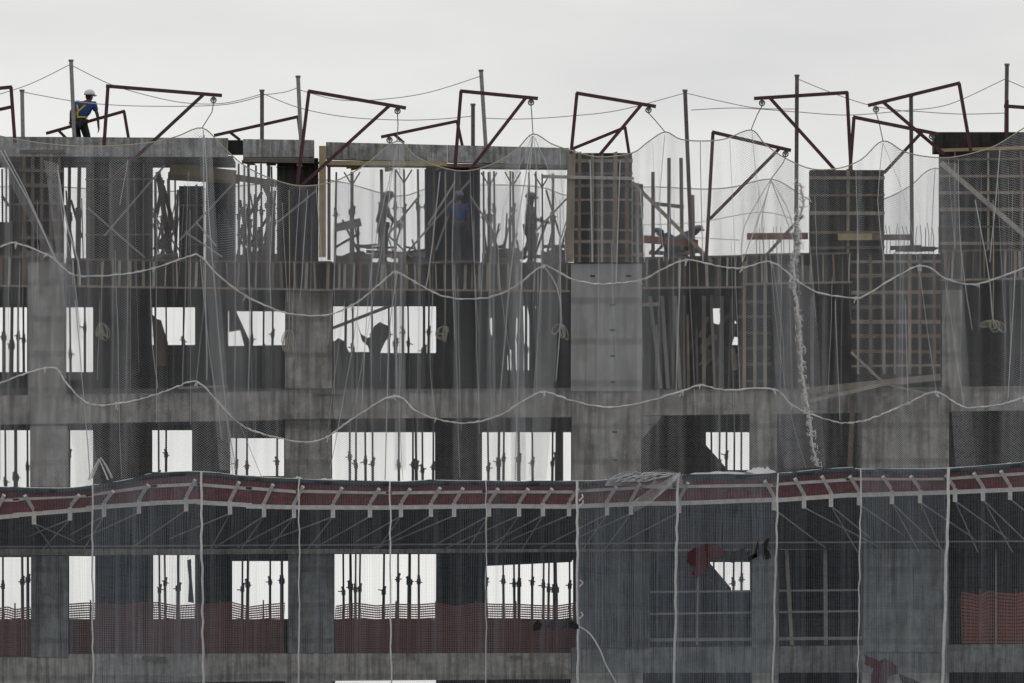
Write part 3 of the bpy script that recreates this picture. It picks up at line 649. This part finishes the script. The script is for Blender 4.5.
person((X(672,1.2),1.2,zr), 'crouching worker with blue helmet facing left behind the red plank', math.radians(180), std(**crouch), M['shirt_blue'], M['trouser'], M['helmet_b'], sc=.95)
person((X(683,1.6),1.6,zr), 'crouching worker bent over at the foot of the stout short post', math.radians(10), std(**crouch), M['shirt_grey'], M['trouser'], M['helmet_g'], sc=1.05)

# ------------------------------------------------------------------ nets
def interp(pts, x):
    xs = [p[0] for p in pts]; ys = [p[1] for p in pts]; return np.interp(x, xs, ys)
def net_mesh(name, m, parent, x0, x1, top, bot, Y0, Y1, h=.033, w=.008, ripple=.10, kind='diamond', skew=0, seed=0, wv=None):
    """real strands woven as narrow ribbons over a rippled sheet"""
    H = (max(p[1] for p in bot)-min(p[1] for p in top))/PPM; Wd = (x1-x0)/PPM
    nu = int(Wd/h); nv = int(H/h); rng = np.random.RandomState(seed)
    ph = rng.rand(6)*6.28
    u = np.linspace(0,1,nu+1)[:,None]; v = np.linspace(0,1,nv+1)[None,:]
    px = x0+(x1-x0)*u+0*v; yt = np.interp(px[:,0], [p[0] for p in top],[p[1] for p in top])[:,None]
    yb = np.interp(px[:,0], [p[0] for p in bot],[p[1] for p in bot])[:,None]
    xm = px-512
    fold = (np.sin(px*.09+ph[0]+v*1.3)+.6*np.sin(px*.21+ph[1]-v*2)+.4*np.sin(px*.43+ph[2]+v*3))*ripple*(.25+.75*np.sin(math.pi*np.clip(v,0,1))**.5)
    ga = 1.0 if ripple >= .1 else .5
    px = px+skew*v+ga*(np.sin(px*.105+ph[3]+v*1.4)*3.2+np.sin(px*.31+ph[4]-v*1.1)*1.5+np.sin(px*.71+ph[5]+v*1.7)*.55)*np.sin(math.pi*v)**.6
    dens = 1+.42*ga*np.clip(np.sin(px*.047+ph[0]+v*.8)+.7*np.sin(px*.17+ph[2]-v*.9)+.5*np.sin(px*.53+ph[1]+v*.5),-1,1.5)
    py = yt+(yb-yt)*v
    Yy = Y0+(Y1-Y0)*v+fold
    s = (D+Yy)/D/PPM; GX = (px-512)*s; GZ = ZC+(HOR-py)*s
    G = np.stack([GX+0*Yy, Yy, GZ+0*Yy], -1)
    quads = []
    def ribbon(a, b, w):
        d = b-a; l = np.sqrt(d[:,0]**2+d[:,2]**2)+1e-9
        n = np.stack([-d[:,2]/l, 0*l, d[:,0]/l], -1)*(np.asarray(w)/2).reshape(-1,1)
        return np.stack([a-n, b-n, b+n, a+n], 1)
    if kind == 'diamond':
        I, J = np.meshgrid(np.arange(nu), np.arange(nv), indexing='ij'); I = I.ravel(); J = J.ravel(); e = (I+J)%2 == 0
        a = np.where(e[:,None], G[I,J], G[I+1,J]); b = np.where(e[:,None], G[I+1,J+1], G[I,J+1])
        keep = (a[:,2]-b[:,2]) > .003
        quads.append(ribbon(a[keep], b[keep], (w*dens[I,J])[keep]))
    else:
        st = 2
        I, J = np.meshgrid(np.arange(0,nu+1,1), np.arange(nv), indexing='ij'); I = I.ravel(); J = J.ravel()
        quads.append(ribbon(G[I,J], G[I,J+1], w*dens[I,J]))
        I, J = np.meshgrid(np.arange(nu), np.arange(0,nv+1,1), indexing='ij'); I = I.ravel(); J = J.ravel()
        quads.append(ribbon(G[I,J], G[I+1,J], wv or w*.5))
    Q = np.concatenate(quads, 0); n = len(Q); off = np.array(parent.location) if parent else np.zeros(3)
    co = (Q.reshape(-1,3)-off).astype(np.float32)
    me = bpy.data.meshes.new(name); me.vertices.add(n*4); me.vertices.foreach_set('co', co.ravel())
    me.loops.add(n*4); me.loops.foreach_set('vertex_index', np.arange(n*4, dtype=np.int32))
    me.polygons.add(n); me.polygons.foreach_set('loop_start', np.arange(0,n*4,4, dtype=np.int32))
    me.polygons.foreach_set('loop_total', np.full(n,4,dtype=np.int32)); me.update(calc_edges=True)
    me.materials.append(m); o = bpy.data.objects.new(name, me); S.collection.objects.link(o)
    if parent: o.parent = parent
    return o
topedge = [(-60,120),(-20,130),(0,136),(40,143),(85,146.5),(140,144),(175,137),(202,128),(222,146),(245,166),(275,180),(303,186),(335,181),(365,165),(397,141),(415,156),(440,167),(467,171),(495,163),(517,149),(533,134),(552,144),(573,151),(600,157),(632,153),(648,142),(665,132),(680,139),(700,141),(725,139),(751,130),(765,144),(785,158),(812,169),(840,168),(862,159),(883,141),(905,152),(930,157),(955,157),(990,148),(1010,137),(1024,128),(1060,108)]
rim = [(-60,487),(0,487),(60,488),(93,485),(130,479),(155,473),(200,471.5),(240,475),(300,479),(390,481.5),(430,480),(490,481),(577,481),(610,479),(640,474),(677,475),(777,473),(800,471),(850,467),(862,469),(950,468),(1024,462),(1060,459)]
TE = smooth(topedge, 5)
SN = thing('upper_safety_net', P(512,480,-1.3), 'grey safety net hung from the hoist frames over the upper floors', 'safety net')
net_mesh('netting', M['net'], SN, -60, 1060, TE, rim, -1.15, -2.2, seed=1, h=.034, w=.0042)
MB().tube([P(x,y,-1.15) for x,y in TE], .016, 5).build('edge_rope', M['rope_y'], SN)
r1 = [(-60,262),(-30,258),(0,247),(16,243),(46,254),(56,261),(75,275),(116,275),(154,268),(190,256),(200,256),(218,275),(246,296),(271,308),(292,314),(327,315),(352,305),(369,293),(390,275),(397,272),(415,282),(443,296),(475,299),(500,294),(521,282),(544,266),(570,278),(598,284),(640,280),(661,270),(686,260),(718,266),(742,268),(771,262),(799,282),(820,293),(855,298),(869,293),(919,266),(947,279),(978,284),(1024,268),(1060,258)]
r2 = [(-60,395),(-30,392),(0,383),(21,375),(46,368),(58,370),(67,384),(88,403),(116,404),(151,396),(176,387),(197,382),(218,402),(239,423),(260,433),(303,442),(327,437),(355,417),(394,396),(415,410),(436,419),(468,423),(500,415),(525,400),(544,392),(570,400),(605,407),(640,403),(682,391),(700,385),(725,390),(773,389),(792,405),(813,415),(845,423),(873,418),(908,403),(936,392),(964,407),(996,405),(1024,398),(1060,392)]
for r, Y in ((r1,-1.5),(r2,-1.9)):
    pts = smooth(r, 11); pts = [(x+random.uniform(-.3,.3), y+random.uniform(-.5,.5)) for x,y in pts]
    MB().tube([P(x,y,Y-.06) for x,y in pts], .019, 6, rough=.45).build('gather_rope', M['rope'], SN)
    for i in range(1, len(r)-1):
        if r[i][1] < r[i-1][1] and r[i][1] < r[i+1][1] or i % 4 == 0:
            x, y = r[i]; kn = MB()
            for q in range(3): kn.tube([P(x+random.uniform(-1.6,1.6), y+random.uniform(-1.6,1.6), Y-.09) for _ in range(4)]+[P(x+random.uniform(-3,3), y+random.uniform(1,6), Y-.08)], .012, 4)
            kn.build('knot', M['rope'], SN)
# doubled flaps of the same net
def flap(x0,x1,ty,by,Y0,Y1,skew,seed,w=.0045,h=.034,m='net',ripple=.04):
    net_mesh('net_flap', M[m], SN, x0, x1, [(x0,ty),(x1,ty+4)], [(x0,by),(x1,by)], Y0, Y1, h=h, w=w, skew=skew, seed=seed, ripple=ripple)
flap(26,66,250,486,-1.25,-2.1,4,3,.0075,.04); flap(44,58,160,340,-1.3,-1.7,26,4,.005,.03); flap(-6,4,150,262,-1.3,-1.6,56,5,.005,.03)
flap(64,90,400,486,-1.6,-2.1,12,6); flap(770,812,262,468,-1.4,-2.1,14,7); flap(392,404,145,470,-1.3,-2.0,2,8,.008,.034)
flap(198,212,135,470,-1.3,-2.0,22,9,.008); flap(548,566,150,480,-1.3,-2.0,-20,10,.007); flap(938,958,160,470,-1.3,-2.1,18,11,.0045)
flap(505,520,160,480,-1.3,-2.0,6,12,.007); flap(60,74,262,380,-1.35,-1.9,8,13,.005)
# narrow gathers of net falling from each peak
def gather(pts, r=.012, m='net', par=None, Y0=-1.3):
    n = len(pts); MB().tube([P(x+random.uniform(-.3,.3),y,Y0-.1-.6*(y-140)/340) for x,y in smooth(pts,4)], r, 5).build('gather', M[m], par or SN)
GA = [[(4,150),(30,200),(56,262)],[(58,165),(62,215),(72,262),(80,330)],[(75,300),(84,400),(90,480)],[(203,130),(205,256),(207,380)],[(204,135),(212,256),(225,400),(236,470)],
 [(200,256),(208,340),(222,440)],[(202,256),(204,300),(196,380)],[(300,187),(293,300),(294,360)],[(308,190),(300,300)],[(397,143),(395,272),(397,396)],[(399,145),(402,272),(400,396)],[(396,145),(380,260),(352,420)],
 [(398,145),(372,262),(362,400)],[(397,272),(389,340),(385,480)],[(401,272),(399,400),(403,480)],[(455,172),(452,260),(455,340)],[(470,172),(474,260),(478,330)],[(533,136),(512,260),(500,400)],
 [(533,136),(522,266),(515,480)],[(534,136),(541,266),(533,400)],[(535,138),(556,200),(562,330)],[(532,136),(498,240),(515,385)],[(544,266),(560,300),(556,380)],[(665,135),(660,200),(664,262)],
 [(671,180),(668,260)],[(752,132),(757,180),(771,262)],[(771,262),(777,330),(790,410),(806,468)],[(772,262),(783,340),(784,400)],[(771,180),(760,215),(742,262)],[(771,180),(790,230),(799,262)],[(883,143),(878,200),(884,262)],
 [(883,143),(905,200),(917,262)],[(958,160),(961,250),(972,330)],[(975,200),(988,270),(993,320)],[(919,266),(926,320),(936,392)],[(115,250),(118,340),(119,420)],[(119,395),(120,440),(122,478)],[(128,160),(120,205)],
 [(150,262),(152,340),(158,388)],[(245,200),(250,300),(248,400)],[(345,300),(338,350),(328,430)],[(360,290),(352,350),(330,470)],[(433,290),(430,360),(436,420)],[(640,190),(645,262)],[(700,142),(703,262)],
 [(730,140),(735,262),(740,390)],[(856,170),(858,262)],[(835,300),(840,420)],[(905,300),(908,400)],[(945,280),(960,380),(964,407)],[(20,262),(18,370)],[(100,100+200),(97,380)],[(680,262),(676,390)],[(620,160),(616,284)],[(590,160),(592,262)],[(1000,150),(990,262)],[(1015,270),(1008,398)],[(240,425),(262,478)],[(225,405),(233,478)],[(1,384),(0,480)],[(440,172),(430,262),(425,290)],[(490,168),(483,262),(481,299)],
 [(316,186),(322,262)],[(275,180),(270,262),(271,305)],[(560,150),(566,262)]]
for gp in GA: gather(gp, random.choice((.006,.007,.009,.013)))
for i in range(46):
    x = random.uniform(-20,1040); a = interp(TE,x)+random.uniform(0,120); b = min(478,a+random.uniform(60,220)); d = random.uniform(-8,8)
    gather([(x,a),(x+d*.4,(a+b)/2),(x+d,b)], random.choice((.003,.005,.006)))
gather([(0,150),(28,200),(57,262)], .018, 'net'); gather([(58,170),(66,220),(78,262),(80,285)], .02, 'net')
# gathered bunch of netting near the left end of the canopy
MB().tube([P(x,y,-2.3) for x,y in ((92,478),(97,466),(101,458),(106,466),(112,478))], .03, 5).build('net_knot', M['net'], SN)
MB().tube([P(x,y,-2.33) for x,y in ((88,480),(94,468),(99,459),(103,468),(108,480))], .02, 5).build('net_knot', M['rope'], SN)
# far side net
FN = thing('far_safety_net', P(760,262,9.5), 'faint second net on the far side of the roof', 'safety net')
fe = smooth([(-60,190),(40,186),(150,192),(260,184),(330,180),(397,196),(440,186),(533,186),(573,196),(640,187),(700,189),(733,187),(771,179),(797,192),(820,205),(850,208),(884,199),(910,186),(935,168),(975,180),(1060,160)],4)
net_mesh('netting', M['net'], FN, -60, 1060, fe, [(-60,262),(1060,262)], 9.4, 9.2, seed=20, w=.0042)
MB().tube([P(x,y,9.4) for x,y in fe], .016, 4).build('edge_rope', M['cable'], FN)
for pts in ([(771,179),(762,220),(765,260)],[(771,179),(745,225),(741,260)],[(771,180),(790,215),(797,260)],[(935,168),(930,262)],[(640,225),(700,222),(760,212),(797,220)],[(640,235),(700,238),(740,240)]):
    MB().tube([P(x,y,9.35) for x,y in smooth(pts,4)], .01, 4).build('gather', M['cable'], FN)
# lower net
LN = thing('lower_net', P(512,700,-3.1), 'bluish shade net hanging from the canopy rim over the lower floors', 'net')
bot = [(-60,745),(1060,745)]
net_mesh('netting', M['net2'], LN, -60, 1060, [(x,y+1) for x,y in rim], bot, -3.08, -3.3, h=.037, w=.0036, ripple=.06, kind='square', seed=30, wv=.0012)
net_mesh('net_flap', M['net2'], LN, 677, 777, [(677,478),(777,476)], [(677,745),(777,745)], -3.15, -3.35, h=.036, w=.004, ripple=.06, kind='square', seed=31, wv=.0015)
net_mesh('net_flap', M['net2'], LN, 577, 677, [(577,482),(677,476)], [(577,745),(677,745)], -3.15, -3.35, h=.036, w=.004, ripple=.06, kind='square', seed=34, wv=.0015)
net_mesh('net_flap', M['net2'], LN, 860, 948, [(860,470),(948,470)], [(860,745),(948,745)], -3.15, -3.35, h=.036, w=.004, ripple=.06, kind='square', seed=32, wv=.0015)
net_mesh('net_flap', M['net2'], LN, 93, 201, [(93,486),(201,474)], [(93,745),(201,745)], -3.15, -3.35, h=.036, w=.004, ripple=.06, kind='square', seed=33, wv=.0015)
for x, y0, r, dx in ((92,484,.022,1),(201,472,.03,2),(299,479,.018,0),(390,481,.022,1),(486,481,.014,0),(577,481,.034,1),(678,475,.034,-4),(778,473,.026,-5),(861,469,.018,-3),(949,468,.04,-6)):
    pts = [(x+dx*(y-y0)/200+random.uniform(-.7,.7), y) for y in np.linspace(y0,740,26)]
    MB().tube([P(a,b,-3.16) for a,b in pts], r, 5).build('seam_cord', M['seam'], LN)
MB().tube([P(x,y,-3.16) for x,y in smooth([(577,625),(590,634),(600,650),(606,665),(616,683),(622,700)],4)], .02, 5).build('seam_cord', M['seam'], LN)
for k,(y) in enumerate((580,612,494,500)): MB().tube([P(580+k,y,-3.2),P(583,y+3,-3.2),P(579,y+7,-3.2)], .02, 4).build('cord_tuft', M['seam'], LN)
def letter(polys, m):
    for p in polys:
        q = []
        for i in range(len(p)):
            a, b = p[i], p[(i+1)%len(p)]
            for t in (0,.33,.66): q.append((a[0]+(b[0]-a[0])*t+random.uniform(-.7,.7), a[1]+(b[1]-a[1])*t+random.uniform(-.6,.6)))
        p = q
        MB().prism(p, -3.2, .012).build('printed_mark', M[m], LN)
letter([[(864,654),(880,661),(885,658),(897,666),(898,674),(888,676),(886,690),(870,690),(873,669),(865,664)],
        [(687,553),(693,549),(706,544),(720,547),(727,552),(722,558),(712,560),(708,566),(704,573),(696,579),(692,574),(695,565),(687,562)]], 'print_red')
letter([[(898,673),(921,683),(915,690),(903,684)],[(728,561),(732,553),(747,546),(743,553),(750,552),(744,560),(738,557),(733,563)],
        [(752,560),(757,541),(760,546),(769,537),(767,548),(772,558),(764,560),(761,554)],[(747,557),(757,553),(757,557),(748,561)],
        [(533,624),(538,620),(542,624),(540,630),(534,631)],[(546,626),(556,617),(560,620),(553,630)],[(560,630),(566,620),(578,624),(579,629),(570,628)]], 'print_dark')

# ------------------------------------------------------------------ protective canopy
CN = thing('protective_canopy', P(512,540,-1.3), 'long sloping debris canopy with oxide red panels and white brackets', 'canopy')
def lowr(x): return interp([(-60,525),(17,518),(130,506),(190,503),(260,509),(300,510),(400,509),(577,508),(650,506),(680,505),(777,502),(860,497),(950,494),(1060,490)], x)
xs = [-60,17,90,155,201,250,300,390,486,577,640,677,777,850,948,1060]
YF, YR, YW = -2.4, -3.0, -.05
for a, b in zip(xs[:-1], xs[1:]):
    mb = MB(); ra, rb = interp(rim,a)+3, interp(rim,b)+3; la, lb = lowr(a), lowr(b)
    q = [P(a,la,YF),P(b,lb,YF),P(b,rb,YR),P(a,ra,YR)]; n = len(mb.v)
    mb.v += [tuple(p) for p in q]+[tuple(p+Vector((0,.035,.03))) for p in q]
    mb.f += [(0,1,2,3),(7,6,5,4),(0,4,5,1),(1,5,6,2),(2,6,7,3),(3,7,4,0)]
    mb.build('lip_panel', M['panel'], CN)
    mb = MB(); wz = [P(a,549,YW),P(b,549,YW)]
    q = [P(a,la,YF-.01)+Vector((0,0,.01)),P(b,lb,YF-.01)+Vector((0,0,.01)),wz[1],wz[0]]
    mb.v += [tuple(p) for p in q]+[tuple(p+Vector((0,0,.04))) for p in q]; mb.f += [(0,1,2,3),(7,6,5,4),(0,4,5,1),(1,5,6,2),(2,6,7,3),(3,7,4,0)]
    mb.build('deck', M['ply'], CN)
# rim fabric: a sagging dark roll over the top edge
rr = smooth(rim,4); mb = MB(); mb.tube([P(x,y+2.6+random.uniform(-.4,.4),YR-.0) for x,y in rr], .07, 8); mb.build('rim_fabric', M['fabric'], CN, True)
mb = MB(); mb.tube([P(x,y+.3+random.uniform(-.3,.3),YR-.02) for x,y in rr], .014, 5); mb.build('rim_rope', M['rope'], CN)
xsr = [x for x in xs]
for k, fr in enumerate((.40,.93)):
    for a, b in zip(xs[:-1], xs[1:]):
        ya = interp(rim,a)*(1-fr)+lowr(a)*fr; yb = interp(rim,b)*(1-fr)+lowr(b)*fr; Yk = YR+(YF-YR)*fr-.05
        j = random.uniform(-1.5,1.5)
        MB().bar(P(a-4,ya+j*.5,Yk),P(b+2,yb-j*.5,Yk+.01*k), .105 if k else .075, .06).build('rail', M['white'], CN)
br = [-40,-5,34,70,104,139,186,230,264,294,333,370,401,431,454,489,519,543,569,607,631,679,774,804,831,859,892,920,955,983,1010,1040]
for x in br:
    k = 1 if x < 700 else -1; yl = lowr(x); yr = interp(rim,x)
    if x in (34,679): k = -k if x==34 else k
    nb = thing.__call__ if False else None
    mb = MB()
    MB().bar(P(x,yl+8,YF-.06),P(x,yl-6,YF-.10), .105, .08).build('post', M['white'], CN)
    MB().bar(P(x,yl-6,YF-.11),P(x+k*9,yr+8,YR-.04), .085, .06).build('strut', M['white'], CN)
    MB().bar(P(x,yl+7,YF-.02),P(x-k*random.uniform(45,75),random.uniform(543,548),YW-.1), .035, .06).build('joist', M['joist'], CN)
    if random.random() < .6: MB().bar(P(x,yl+7,YF+.1),P(x-k*random.uniform(20,30),552,YW-.3), .03, .03).build('tie', M['joist'], CN)
for k, y in enumerate((543,)):
    MB().bar(P(-60,y+4,-.5),P(1060,y-2,-.5), .04).build('purlin', M['steel'], CN)
# white plastic lying on the rim
def blob(x0,x1,y,h,label):
    mb = MB(); n = 14; up_ = []; 
    for i in range(n+1):
        t = i/n; up_.append((x0+(x1-x0)*t, y-h*math.sin(math.pi*t)**.6*random.uniform(.5,1)))
    mb.prism([(x1,y+2),*[p for p in reversed(up_)],(x0,y+2)][::-1], YR+.02, .35)
    tag(mb.build('plastic_sheet', M['sheet']), label, 'plastic sheet')
blob(690,757,474,3.5,'long flat white plastic sheet on the canopy rim right of the big pier'); blob(744,777,474,9,'crumpled white plastic heap at the right end of the long sheet')
blob(290,305,480,4,'small white plastic scrap on the canopy rim near the second column'); blob(318,335,481,3.5,'second small white scrap just right of the first on the canopy rim')
blob(998,1050,465,4,'white plastic sheet on the canopy rim at the right edge')
# heaped net over the rim near the pier
hp = thing('net_heap', P(640,480,-3.0), 'tangled heap of slack net over the canopy rim below the big pier', 'net')
for k in range(14):
    a = random.uniform(608,640); b = random.uniform(645,682)
    MB().tube([P(x,y,YR-.12-random.uniform(0,.1)) for x,y in smooth([(a,482),(a+12,474+random.uniform(-3,4)),((a+b)/2,476+random.uniform(-5,6)),(b,473+random.uniform(0,5))],5)], .009, 4).build('strand', M['net' if k%2 else 'seam'], hp)
net_mesh('loose_net', M['net'], hp, 606, 684, [(606,480),(620,473),(632,470),(645,474),(660,468),(675,472),(684,475)], [(606,486),(684,486)], -3.1, -3.2, h=.03, w=.006, seed=44)
net_mesh('loose_net', M['net'], hp, 636, 680, [(636,500),(655,486),(680,472)], [(636,512),(650,503),(680,478)], -3.25, -3.25, h=.03, w=.008, seed=45)

# ------------------------------------------------------------------ orange mesh barriers, railings on the lower floor
def barrier(x0,x1,yt,yb,Y,label,m='orange',posts=3,gap=.06,w=.022):
    o = thing('mesh_barrier', P((x0+x1)/2,yb,Y), label, 'barrier', 'plastic mesh barriers on the lower floor')
    net_mesh('mesh', M[m], o, x0, x1, [(x0+(x1-x0)*q/12, yt+random.uniform(-1,3)+(2 if q%4==2 else 0)) for q in range(13)], [(x0,yb),(x1,yb)], Y, Y, h=gap, w=w*.5, ripple=.03, kind='square', seed=abs(int(x0))+50, wv=w*1.5)
    for i in range(posts):
        x = x0+(x1-x0)*(i+.5)/posts
        MB().tube([P(x,yb,Y+.06),P(x,yt-3,Y+.06)], .02, 5).build('post', M['prop'], o)
barrier(-60,30,606,656,.5,'dull red mesh barrier left of the pale column')
barrier(69,285,603,653,.5,'dull red mesh barrier between the first two columns on the lower floor',posts=5)
barrier(336,576,604,652,.5,'dull red mesh barrier under the wide lower window',posts=6)
barrier(962,1070,592,642,.5,'brighter orange mesh barrier in the bay at the right edge','orange2',gap=.09,w=.036)
for i,(a,b,c,d,l,w) in enumerate(((645,592,860,590,'upper rail across the lower right bays',.05),(645,614,860,611,'middle rail across the lower right bays',.05),(645,640,862,638,'thick bottom rail across the lower right bays',.08),
   (698,556,697,645,'thin post rising behind the red print',.05),(786,542,792,645,'slightly leaning post right of the narrow column',.09),(825,545,826,645,'upright post in the dark lower bay left of the right wall',.09),
   (996,546,996,648,'thin post behind the brighter orange mesh',.04))):
    piece('guard_rail',a,b,c,d,.35+.012*i,w,'steel' if i!=4 else 'wood_grey',l,'railing','guard rails in the lower bays on the right')
# block infill standing behind the barriers in the dark right hand bays
for x0,x1,yt,yb,l in ((645,752,620,648,'low block wall behind the rails left of the narrow column'),(780,862,618,648,'low block wall behind the rails right of the narrow column')):
    tag(MB().rect(x0,yt,x1,yb,1.4,.2).build('low_wall', M['wall_in']), l, 'wall')

# ------------------------------------------------------------------ hanging ropes and coils
def coil(x, y, ytop, label, n=5, w=9, h=16):
    n += 1
    o = thing('rope_coil', P(x,y+h,-.9), label, 'rope', 'rope coils hanging in front of the upper floor')
    mb = MB()
    for k in range(n):
        ww = w*random.uniform(.15,.8); hh = h*random.uniform(.5,1.15); ox = random.uniform(-w*.8,w*.8)
        mb.tube([P(x+ox*math.sin(t/2)+ww*.5*math.sin(t), y+hh*.5-hh*.5*math.cos(t), -.9+.03*k) for t in np.linspace(0,2*math.pi,16)], .011, 4)
    mb.build('loops', M['rope_y'], o)
    MB().tube([P(x,y+1,-.9),P(x+.7,(y+ytop)/2,-.85),P(x,ytop,-.6)], .01, 4).build('cord', M['rope_y'], o)
coil(101,323,262,'yellowish rope coil left of the small upper window'); coil(289,330,190,'rope coil hanging in front of the second column',3,8,20)
coil(445,326,172,'rope coil at the right of the wide upper window',5,14,14); coil(560,324,200,'rope coil just left of the wide pier',4,13,16)
coil(993,320,200,'tangled rope coil near the right edge',6,14,12)
FR = thing('frayed_rope', P(815,466,-1.6), 'long frayed white rope twisting down the right side of the net', 'rope')
fp = smooth([(800,183),(803,205),(797,225),(799,245),(793,262),(795,290),(799,320),(801,350),(803,380),(808,410),(812,440),(817,466)],8)
mb = MB().tube([P(x+random.uniform(-1,1),y,-2.25) for x,y in fp], .028, 5)
for i in range(260):
    x, y = random.choice(fp); a = random.uniform(0,6.28); l = random.uniform(2,5.5)
    if y < 215 and random.random()<.4: l *= 1.8
    p = P(x,y,-2.27); q = P(x+l*math.cos(a), y+l*math.sin(a), -2.27-random.uniform(0,.1)); r = P(x+l*math.cos(a+.8), y+l*math.sin(a+.8), -2.3)
    mb.tube([p,q,r], random.uniform(.008,.016), 3)
mb.build('frayed_strand', M['rope'], FR)

# things that look alike: tell them apart by their order from the left
from collections import defaultdict
same = defaultdict(list)
for o in S.objects:
    if o.parent is None and 'label' in o.keys() and o.type == 'MESH': same[o['label']].append(o)
for lab, obs in same.items():
    if len(obs) > 1:
        obs.sort(key=lambda o: sum(v.co.x for v in o.data.vertices)/len(o.data.vertices))
        for i, o in enumerate(obs): o['label'] = lab+', '+nth(i, len(obs))
